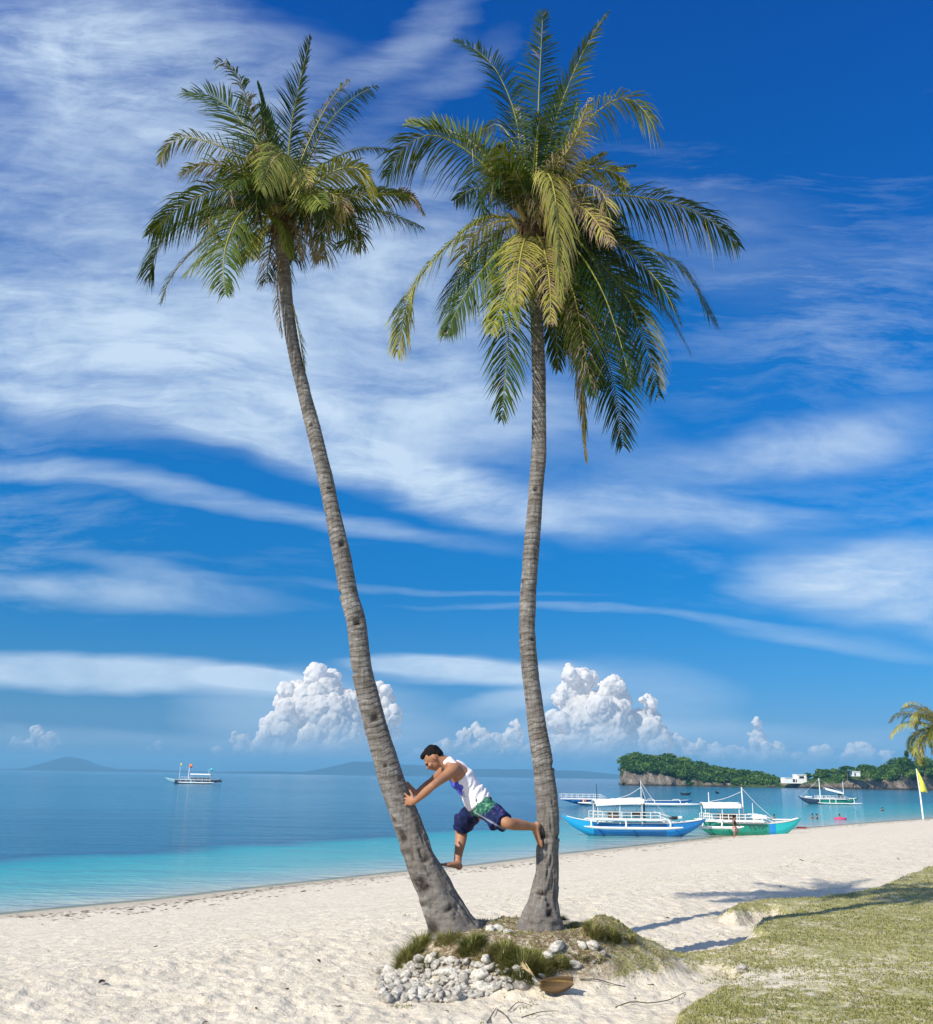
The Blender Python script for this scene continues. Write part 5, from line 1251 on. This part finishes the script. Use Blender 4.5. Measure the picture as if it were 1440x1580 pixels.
def wood(name, label, prof, Dm, dep, seed, cnt=150):
    """prof: (px, py_base, py_canopy_top)"""
    r_ = np.random.default_rng(seed); A = np.array(prof, float); Vs, Fs, Ts = [], [], []; k = 0
    for j in range(cnt):
        px = r_.uniform(A[0, 0], A[-1, 0]); v = r_.uniform(0, 1) ** 1.3; by = np.interp(px, A[:, 0], A[:, 1]); ty = np.interp(px, A[:, 0], A[:, 2]) 
        zb = at(px, by, Dm)[2]; zt = at(px, ty, Dm)[2]; R_ = r_.uniform(2.2, 4.6) * min(1.3, max(.45, (zt - zb) / 9))
        ztop = zb + (zt - zb) * (.30 + .70 * min(1, v * 1.5 + .02)) ; x = at(px, by, Dm)[0]; y = Dm + 5 + v * dep
        for rep_ in range(2 if ztop - zb > 6 else 1):
            cz = ztop - R_ * .8 - rep_ * R_ * 1.2
            V, F, T_ = crown_cards(np.array([x, y - rep_ * 1.5, cz]), R_, R_, R_ * .8, 230, .62, r_.uniform(.2, .75), r_)
            Vs.append(V); Fs.append(F + k); Ts.append(T_); k += len(V)
            iv = ICO2[0] * np.array([R_ * .72, R_ * .72, R_ * .55]) + [x, y - rep_ * 1.5, cz]
            f3 = ICO2[1]; f4 = np.c_[f3, f3[:, 2]]; Vs.append(iv); Fs.append(np.c_[f3, f3[:, :1]] * 0 + np.c_[f3, f3[:, :1]] + k); Ts.append(np.full(len(iv), .05)); k += len(iv)
    V = np.concatenate(Vs); T_ = np.concatenate(Ts); FF = [tuple(dict.fromkeys(map(int, f))) for f in np.concatenate(Fs)]
    o = mk(name, V, FF, M_FOL, None, False, {'tone': T_}); tag(o, label, 'wood', kind='stuff'); return o
D1 = 600.0
island('island', [(966, 1213, 1196), (975, 1213, 1186), (1010, 1213.5, 1190), (1040, 1214, 1197), (1060, 1214, 1202), (1110, 1214.5, 1207), (1170, 1215, 1210), (1250, 1215.5, 1209), (1290, 1216, 1210)], D1, 60, 3)
wood('island_wood', 'dark green wood covering the rocky island across the bay', [(973, 1190, 1172), (982, 1190, 1163), (1000, 1192, 1159), (1015, 1193, 1163), (1030, 1194, 1165), (1050, 1200, 1159), (1066, 1204, 1164), (1080, 1206, 1168), (1110, 1208, 1176), (1150, 1210, 1185), (1190, 1211, 1189), (1206, 1211, 1191), (1216, 1210, 1196)], D1, 38, 8, 170)
D2 = 560.0
island('headland', [(1262, 1216.5, 1210), (1285, 1217, 1206), (1310, 1217, 1202), (1340, 1217.5, 1200), (1400, 1218, 1199), (1480, 1219, 1199), (1560, 1220, 1200)], D2, 70, 13)
wood('headland_wood', 'green scrub and trees on top of the rocky headland at right', [(1276, 1210, 1204), (1290, 1207, 1194), (1310, 1204, 1186), (1335, 1202, 1186), (1360, 1202, 1187), (1376, 1201, 1183), (1400, 1200, 1178), (1440, 1200, 1180), (1550, 1201, 1178)], D2, 45, 18, 150)
M_BARKD = simple('dark_bark', (.10, .08, .06), .9, .3, 1)
def far_tree(name, label, px, pyb, pyt, D, rx, rzr, seed, n=420, flat=False, tone=.35, size=.5):
    b = at(px, pyb, D); t = at(px, pyt, D); h = t[2] - b[2]; o = wthing(name, (b[0], b[1], b[2]), label, 'tree'); r_ = np.random.default_rng(seed)
    mb = MB(); mb.tube([b, b + [.3, 0, h * .4], b + [0, 0, h * .8]], [h * .03 + .08, h * .025 + .05, .06], 7)
    for k in range(5):
        a = r_.uniform(0, 6.28); mb.tube([b + [0, 0, h * .45], b + [math.cos(a) * rx * .5, math.sin(a) * rx * .5, h * .7]], [.12, .04], 5)
    mb.build('trunk', M_BARKD, o); Vs, Fs, Ts = [], [], []; k = 0
    for j in range(7):
        a = r_.uniform(0, 6.28); q = r_.uniform(0, .62); c = b + np.array([math.cos(a) * rx * q, math.sin(a) * rx * q, h * ((.86 if flat else .7) + r_.uniform(-.1, .08))])
        V, F, T_ = crown_cards(c, rx * .5, rx * .5, rzr * h, n // 7 * 2, size, tone + r_.uniform(-.15, .15), r_); Vs.append(V); Fs.append(F + k); Ts.append(T_); k += len(V)
    mk('crown', np.concatenate(Vs), np.concatenate(Fs), M_FOL, o, False, {'tone': np.concatenate(Ts)}); return o
far_tree('umbrella_tree', 'flat-topped tree at the left end of the headland wood', 1308, 1204, 1182, D2 - 3, 5.0, .12, 31, flat=True)
far_tree('umbrella_tree', 'wide flat-topped tree right of the small white hut on the headland', 1336, 1203, 1181, D2 - 4, 5.6, .12, 32, flat=True)
far_tree('broadleaf_tree', 'big rounded dark tree on the headland behind the yellow flag', 1392, 1202, 1169, D2 - 5, 7.5, .30, 33, 900)
far_tree('broadleaf_tree', 'bulky olive tree at the right edge of the headland', 1428, 1203, 1171, D2 - 6, 8.5, .30, 34, 900, tone=.6)
far_tree('conifer_tree', 'thin dark conifer poking above the big rounded tree on the headland', 1401, 1180, 1160, D2, 1.3, .30, 35, 260, tone=.15)
far_tree('small_tree', 'small pale tree right of the white house on the low neck of rock', 1261, 1211, 1198, D1 - 4, 2.6, .3, 36, 260, tone=.65)
# white houses on the rock
M_WALL = simple('white_plaster', (.82, .80, .76), .8, .06, .5); M_WIN = simple('dark_window', (.03, .035, .045), .3, .2, 1)
def house(label, px0, px1, pyb, Dh, blocks):
    b = at((px0 + px1) / 2, pyb, Dh); o = wthing('white_house', b, label, 'house'); mpp = depth(b) / FPX
    for (a0, a1, t0_, t1_, y0, y1, nm) in blocks:
        w = (a1 - a0) * mpp; h = (t1_ - t0_) * mpp; mb = MB(); mb.box((b[0] + ((a0 + a1) / 2 - (px0 + px1) / 2) * mpp, b[1] + (y0 + y1) / 2, b[2] + (t0_ + t1_) / 2 * mpp), (w, y1 - y0, h))
        mb.build(nm, M_WIN if nm in ('window', 'door') else M_WALL, o)
    return o
house('white flat-roofed house with a taller block, on the low rock right of the wooded island', 1211, 1254, 1209, D1 - 6,
      [(1211, 1231, 0, 8, 0, 7, 'side_wing'), (1231, 1245, 0, 13, -.5, 8, 'main_block'), (1230.5, 1245.5, 12.8, 13.6, -.8, 8.3, 'parapet'), (1234, 1241, 7.5, 11, -.62, -.42, 'window'), (1224, 1227, 2, 6.5, -.12, .1, 'door'), (1228.5, 1230.3, 2, 6, -.12, .1, 'window'), (1245, 1254, 0, 3.2, 0, 6, 'terrace_wall'), (1245, 1247.5, 3.2, 10, 1, 6, 'stair_block'), (1212, 1222, 7.8, 8.5, -.3, 7.3, 'parapet')])
house('small white hut among the trees on the headland', 1317, 1328, 1198, D2 - 5, [(1317, 1328, 0, 7, 0, 5, 'wall'), (1316.5, 1328.5, 6.8, 7.7, -.3, 5.3, 'roof'), (1319, 1321, 1, 5, -.1, .1, 'window')])

# palm at the right edge, half outside the frame
pc = at(1452, 1128, 50.0); px_b = (pc[0] + .6, 50.0)
p3_ = wthing('palm_tree', (px_b[0], px_b[1], gz(*px_b)), 'distant coconut palm cut off by the right edge of the picture', 'palm tree')
mb = MB(); zb = gz(*px_b) - .1; mb.tube([(px_b[0], 50, zb), (px_b[0] - .1, 50, (zb + pc[2]) / 2), tuple(pc)], [.20, .14, .11], 12)
mb.build('trunk', M_RACHIS if False else simple('far_bark', (.26, .22, .18), .9, .3, 6), p3_)
rg2 = random.Random(77)
for j in range(24):
    az = rg2.uniform(0, 6.28) if j > 9 else R(-90) + rg2.uniform(-.7, .7); el = rg2.uniform(-.35, 1.25)
    frond(p3_, arch(pc, az, el, rg2.uniform(2.3, 3.0), rg2.uniform(1.0, 1.7)), wl=.55, tone=rg2.choice([.3, .35, .5, .62, .7]), seed=800 + j, n=34, w=.05, rad=.03, dry=.08, yellow=.3)

# ------------------------------------------------------------------ far hills
M_HILL = simple('hill_slope', (.018, .032, .040), .95, .3, .002)
def hills(prof, D, seed, thick=900):
    A = np.array(prof, float); n = 160; xs = np.linspace(A[0, 0], A[-1, 0], n); V = []
    for i, px in enumerate(xs):
        py = np.interp(px, A[:, 0], A[:, 1]); p = at(px, py, D); b = p[2] - SEA
        b = max(2, b + b * .10 * float(fbm(np.array([[px * .05, seed, 0]]), 3, seed)[0]))
        for k in range(9):
            u = k / 8; V.append((p[0], D + thick * (u - .5) , SEA - 3 + (b + 3) * math.sin(math.pi * u) ** .8))
    V = np.array(V); V[:, 1] += 90 * fbm(V * .003, 3, seed)
    o = mk('hills', V, [(i * 9 + k, (i + 1) * 9 + k, (i + 1) * 9 + k + 1, i * 9 + k + 1) for i in range(n - 1) for k in range(8)], M_HILL, None, True); tag(o, kind='structure')
hills([(20, 1190), (60, 1183), (85, 1174), (105, 1168), (125, 1172), (150, 1181), (185, 1188), (215, 1191)], 8600, 3)
hills([(-60, 1187), (100, 1186), (240, 1187.5), (330, 1191), (420, 1190), (470, 1191), (500, 1186), (525, 1179), (545, 1174), (580, 1176), (640, 1180), (700, 1186), (800, 1187), (900, 1190), (960, 1196), (1060, 1202)], 8200, 7)

# ------------------------------------------------------------------ cumulus along the horizon
def cloud_mat():
    mt, q, out = mat('cumulus'); pos = q.n('ShaderNodeNewGeometry').outputs['Position']
    n = q.noise(pos, .0022, 6, .65); f = q.attr('height')
    lw = q.n('ShaderNodeLayerWeight', ins={'Blend': .35}).outputs['Facing']; nf = q.noise(pos, .011, 7, .7)
    al = q.math('MULTIPLY', q.rng(q.math('ADD', f, q.math('MULTIPLY', q.math('SUBTRACT', n, .5), .55)), -.02, 1.25, .0, .90), q.rng(q.math('ADD', lw, q.math('MULTIPLY', q.math('SUBTRACT', nf, .5), .7)), .42, 1.0, 1.0, 0.0))
    d = q.n('ShaderNodeBsdfDiffuse', ins={'Color': (.98, .93, .86, 1)}); t = q.n('ShaderNodeBsdfTranslucent', ins={'Color': (.88, .88, .92, 1)}); mx0 = q.n('ShaderNodeMixShader', ins={0: .48, 1: d, 2: t})
    bn = q.bump(q.noise(pos, .006, 8, .7), .12, 70); q.put(d.inputs['Normal'], bn)
    tr = q.n('ShaderNodeBsdfTransparent'); mx = q.n('ShaderNodeMixShader', ins={0: al, 1: tr, 2: mx0}); q.t.links.new(mx.outputs[0], out.inputs[0]); return mt
M_CLOUD = cloud_mat()
def cumulus(puffs, seed, D=14000.0, bot=1190, soft=0.0):
    """puffs: (px, py_top, width px)"""
    r_ = random.Random(seed); elems = []; mpp = depth(at(720, 1100, D)) / FPX
    for (px, pt, w) in puffs:
        b0 = np.interp(px, [0, 1440], [1186, 1206]) if bot is None else bot
        H_ = max(8, b0 - pt); n = int(7 + w * H_ / 260)
        for k in range(n):
            v = r_.random() ** .8; rr_ = (w * .5) * (.32 + .28 * r_.random()) * (1 - .35 * v); py = pt + rr_ + (H_ - rr_) * (1 - v)
            x = px + r_.uniform(-1, 1) * (w * .5 - rr_ * .8) * (1 - .45 * v ** 2); c = at(x, py, D + r_.uniform(-1, 1) * w * .35 * mpp); elems.append(bl(c, rr_ * mpp))
    zmin = at(720, 1175, D)[2]; zmax = max((e[0][2] + e[1][0][0]) for e in elems)
    def at_(c): return {'height': np.clip((c[:, 2] - zmin + 100) / 900.0, 0, 1) - soft}
    def dsp(c, n): return 90 * fbm(c / 420, 4, seed, .5) + 40 * (np.abs(fbm(c / 110, 4, seed + 4, .6)) - .15) * 2 + 14 * fbm(c / 60, 3, seed + 9, .6)
    o = blob('cloud', elems, M_CLOUD, None, 20.0, 4, at_, disp=dsp); tag(o, kind='structure')
    try: o.visible_shadow = True
    except Exception: pass
    return o
cumulus([(500, 1024, 90), (455, 1050, 90), (520, 1060, 120), (430, 1100, 80), (480, 1110, 130), (540, 1090, 90), (600, 1066, 40), (590, 1050, 50), (370, 1128, 40), (405, 1140, 60), (560, 1140, 70), (345, 1150, 50)], 1)
cumulus([(895, 1022, 80), (945, 1036, 80), (1000, 1066, 50), (920, 1070, 130), (985, 1090, 90), (870, 1050, 60), (1010, 1120, 70), (950, 1120, 120), (1052, 1128, 50), (1095, 1142, 60), (890, 1130, 90)], 2)
cumulus([(1165, 1103, 28), (1175, 1125, 50), (1190, 1140, 60), (1140, 1148, 60), (1270, 1148, 50), (1330, 1146, 70), (1370, 1152, 50), (1230, 1158, 50)], 3, soft=.02)
cumulus([(55, 1118, 36), (65, 1130, 45), (35, 1140, 60), (10, 1155, 60), (78, 1128, 20)], 4, soft=.05)
cumulus([(240, 1140, 36), (205, 1155, 50), (275, 1155, 60), (180, 1165, 40), (320, 1168, 50)], 5, soft=.12)
cumulus([(740, 1112, 36), (715, 1120, 50), (680, 1140, 60), (795, 1106, 34), (790, 1125, 50), (755, 1135, 70), (650, 1155, 60), (830, 1140, 50)], 6, soft=.02)

# ------------------------------------------------------------------ beach litter
hk = hit(858, 1533)
husk = wthing('palm_husk', (hk[0], hk[1], gz(hk[0], hk[1])), 'brown boat-shaped palm sheath with yellow stripes lying on the sand by the rubble', 'palm sheath')
def husk_mat():
    mt, q, out = mat('husk'); tcn = q.n('ShaderNodeTexCoord').outputs['Object']
    wv = q.noise(q.mapping(tcn, rot=(0, R(-14), 0), scale=(1.5, 1, 26)), 1.0, 3, .5); n = q.noise(tcn, 30, 4, .6)
    c = q.ramp(wv, [(.42, (.08, .048, .02)), (.56, (.11, .062, .024)), (.60, (.36, .23, .06)), (.65, (.10, .058, .025))]); c = q.mix(q.math('MULTIPLY', n, .4), c, (.12, .085, .055, 1))
    pbsdf(q, out, c, .7, .2, q.bump(n, .5, .01)); return mt
V = []; 
for i in range(15):
    u = i / 14 * 2 - 1
    for k in range(9):
        a = math.pi * k / 8; w_ = .072 * (1 - .55 * abs(u) ** 2.2); V.append((u * .125, -math.cos(a) * w_ * .85, .085 - math.sin(a) * w_ * .95 + .015 * abs(u) ** 2 + .02 * u))
V = np.array(V) @ np.array([[1, 0, 0], [0, .82, .57], [0, -.57, .82]]) + hk + [0, 0, .01]
c_ = mk('sheath', V, [(i * 9 + k, (i + 1) * 9 + k, (i + 1) * 9 + k + 1, i * 9 + k + 1) for i in range(14) for k in range(8)], husk_mat(), husk, True); c_.modifiers.new('t', 'SOLIDIFY').thickness = .006
mb = MB()
for k in range(14): 
    a = rg.uniform(-.5, .5); mb.tube([hk + [-.15, -.02, .10], hk + [-.20, -.03 + a * .1, .14 + rg.random() * .03], hk + [-.27 + rg.random() * .05, a * .2, .17 + rg.random() * .05]], .0022, 3)
mb.build('frayed_fibres', simple('straw', (.55, .42, .22), .8, .2, 9), husk)
def twig(label, pxs, r=.005, m_=M_BARKD):
    P_ = [hit(x, y) + np.array([0, 0, .008 + (.015 if 0 < i < len(pxs) - 1 else 0)]) for i, (x, y) in enumerate(pxs)]; mb = MB(); mb.tube(catmull(P_, 14), np.linspace(r, r * .5, 14), 5)
    o0 = P_[0]; o = mk('twig', np.concatenate(mb.V), mb.F, m_, None, True, origin=o0); o.location = o0; tag(o, label, 'twig')
twig('longest crooked dark twig on the sand, right of the brown husk', [(950, 1556), (975, 1551), (1000, 1553), (1030, 1549), (1050, 1540), (1058, 1533)], .0045)
twig('thin twig running from the husk to the right over the sand', [(895, 1513), (920, 1516), (945, 1523), (965, 1524)], .005)
twig('forked twig arm rising at the bottom edge, left one', [(752, 1580), (766, 1557)], .005)
twig('forked twig arm at the bottom edge, right one', [(768, 1560), (778, 1570), (788, 1580)], .005)
twig('thin curved twig just right of the forked one', [(785, 1562), (800, 1552), (822, 1554)], .004)
twig('long thin pale twig lying left to right below the husk', [(805, 1572), (835, 1567), (862, 1562)], .004)
twig('short dark stick lying on the lawn at right', [(1336, 1495), (1349, 1492)], .010)
# leaf scraps
def scrap_me(seed):
    r_ = random.Random(seed); V = []
    for i in range(5):
        u = i / 4; w_ = .26 * math.sin(math.pi * min(.97, u + .06)); z = .16 * math.sin(u * 3 + seed)
        V += [(u - .5, -w_, z + .10), (u - .5, 0, z), (u - .5, w_ * r_.uniform(.5, 1), z + .12)]
    me = bpy.data.meshes.new('scrap'); me.from_pydata(V, [], [(3 * i + k, 3 * i + 3 + k, 3 * i + 4 + k, 3 * i + 1 + k) for i in range(4) for k in range(2)])
    me.materials.append(M_SCRAP); return me
M_SCRAP = simple('dry_leaf', (.11, .075, .045), .8, .5, 2)
SMs = [scrap_me(i) for i in range(4)]
def scrap(px, py, s, lab, grp):
    s *= .72
    p = hit(px, py); o = bpy.data.objects.new('dry_leaf', SMs[rg.randrange(4)]); COL.objects.link(o); o.location = (p[0], p[1], p[2] + s * .05); o.scale = (s, s, s); o.rotation_euler = (rg.uniform(-.4, .4), rg.uniform(-.4, .4), rg.uniform(0, 6.28)); tag(o, lab, 'leaf', grp)
for (x, y, s) in [(157, 1518, .12), (240, 1461, .12), (258, 1440, .08), (268, 1412, .09), (66, 1427, .08), (128, 1435, .06), (492, 1485, .09), (442, 1526, .11), (395, 1558, .06), (522, 1553, .07), (570, 1473, .06), (530, 1508, .05), (536, 1520, .05), (1238, 1328, .16), (1205, 1369, .10), (1030, 1417, .07), (873, 1372, .08), (915, 1361, .08), (560, 1445, .05), (340, 1500, .05), (75, 1468, .05), (1004, 1520, .07), (980, 1541, .06), (316, 1580, .06), (690, 1562, .05), (1355, 1573, .08), (1387, 1327, .14)]:
    scrap(x, y, s, 'small dark dry leaf scrap lying on the open sand', 'leaf scraps on the sand')
# wrack line along the top of the wet sand
def wrack():
    mb = MB(); r_ = random.Random(9); Lp = 0
    for k in range(1500):
        px = r_.uniform(-5, 1445); sx = np.interp(px, [a for a, b in SHORE_PX], [b for a, b in SHORE_PX]); p = at_z(px, sx, SEA)[:2]
        i = int(np.argmin(np.hypot(*(SH - p).T))); i = min(max(i, 1), len(SH) - 2); t = SH[i + 1] - SH[i - 1]; t /= np.linalg.norm(t); nrm = np.array([t[1], -t[0]])
        d = r_.choice([.9, 1.0, 1.3, 1.6, 2.2, 3.4]) + r_.gauss(0, .25) + .5 * math.sin(px * .01)
        q = p + nrm * max(.3, d); dist = np.hypot(*q); s = r_.uniform(.01, .035) * (1 + dist / 60)
        mb.V.append(np.array([[q[0] - s * 2, q[1], 0], [q[0], q[1] - s, 0.0], [q[0] + s * 2, q[1] + s * .3, 0], [q[0], q[1] + s, 0]])); mb.F.append(tuple(range(mb.n, mb.n + 4))); mb.n += 4
    V = np.concatenate(mb.V); z = ground_full(V[:, :2])[0]; V[:, 2] = z + .012
    o = mk('seaweed_line', V, mb.F, M_SCRAP, None, False); tag(o, 'thin dark line of seaweed scraps along the edge of the wet sand', 'seaweed', kind='stuff')
wrack()

# ------------------------------------------------------------------ haze
HAZE = 1.3e-4
mt = bpy.data.materials.new('haze'); mt.use_nodes = True; mt.node_tree.nodes.clear(); q = NG(mt.node_tree); out = q.n('ShaderNodeOutputMaterial')
pv = q.n('ShaderNodeVolumePrincipled', ins={'Color': (.26, .66, 1.0, 1), 'Density': HAZE, 'Anisotropy': .0}); q.t.links.new(pv.outputs[0], out.inputs['Volume'])
mb = MB(); mb.box((0, 0, (150 - 6) / 2), (21000, 21000, 156)); hz = mb.build('haze', mt); tag(hz, kind='stuff')
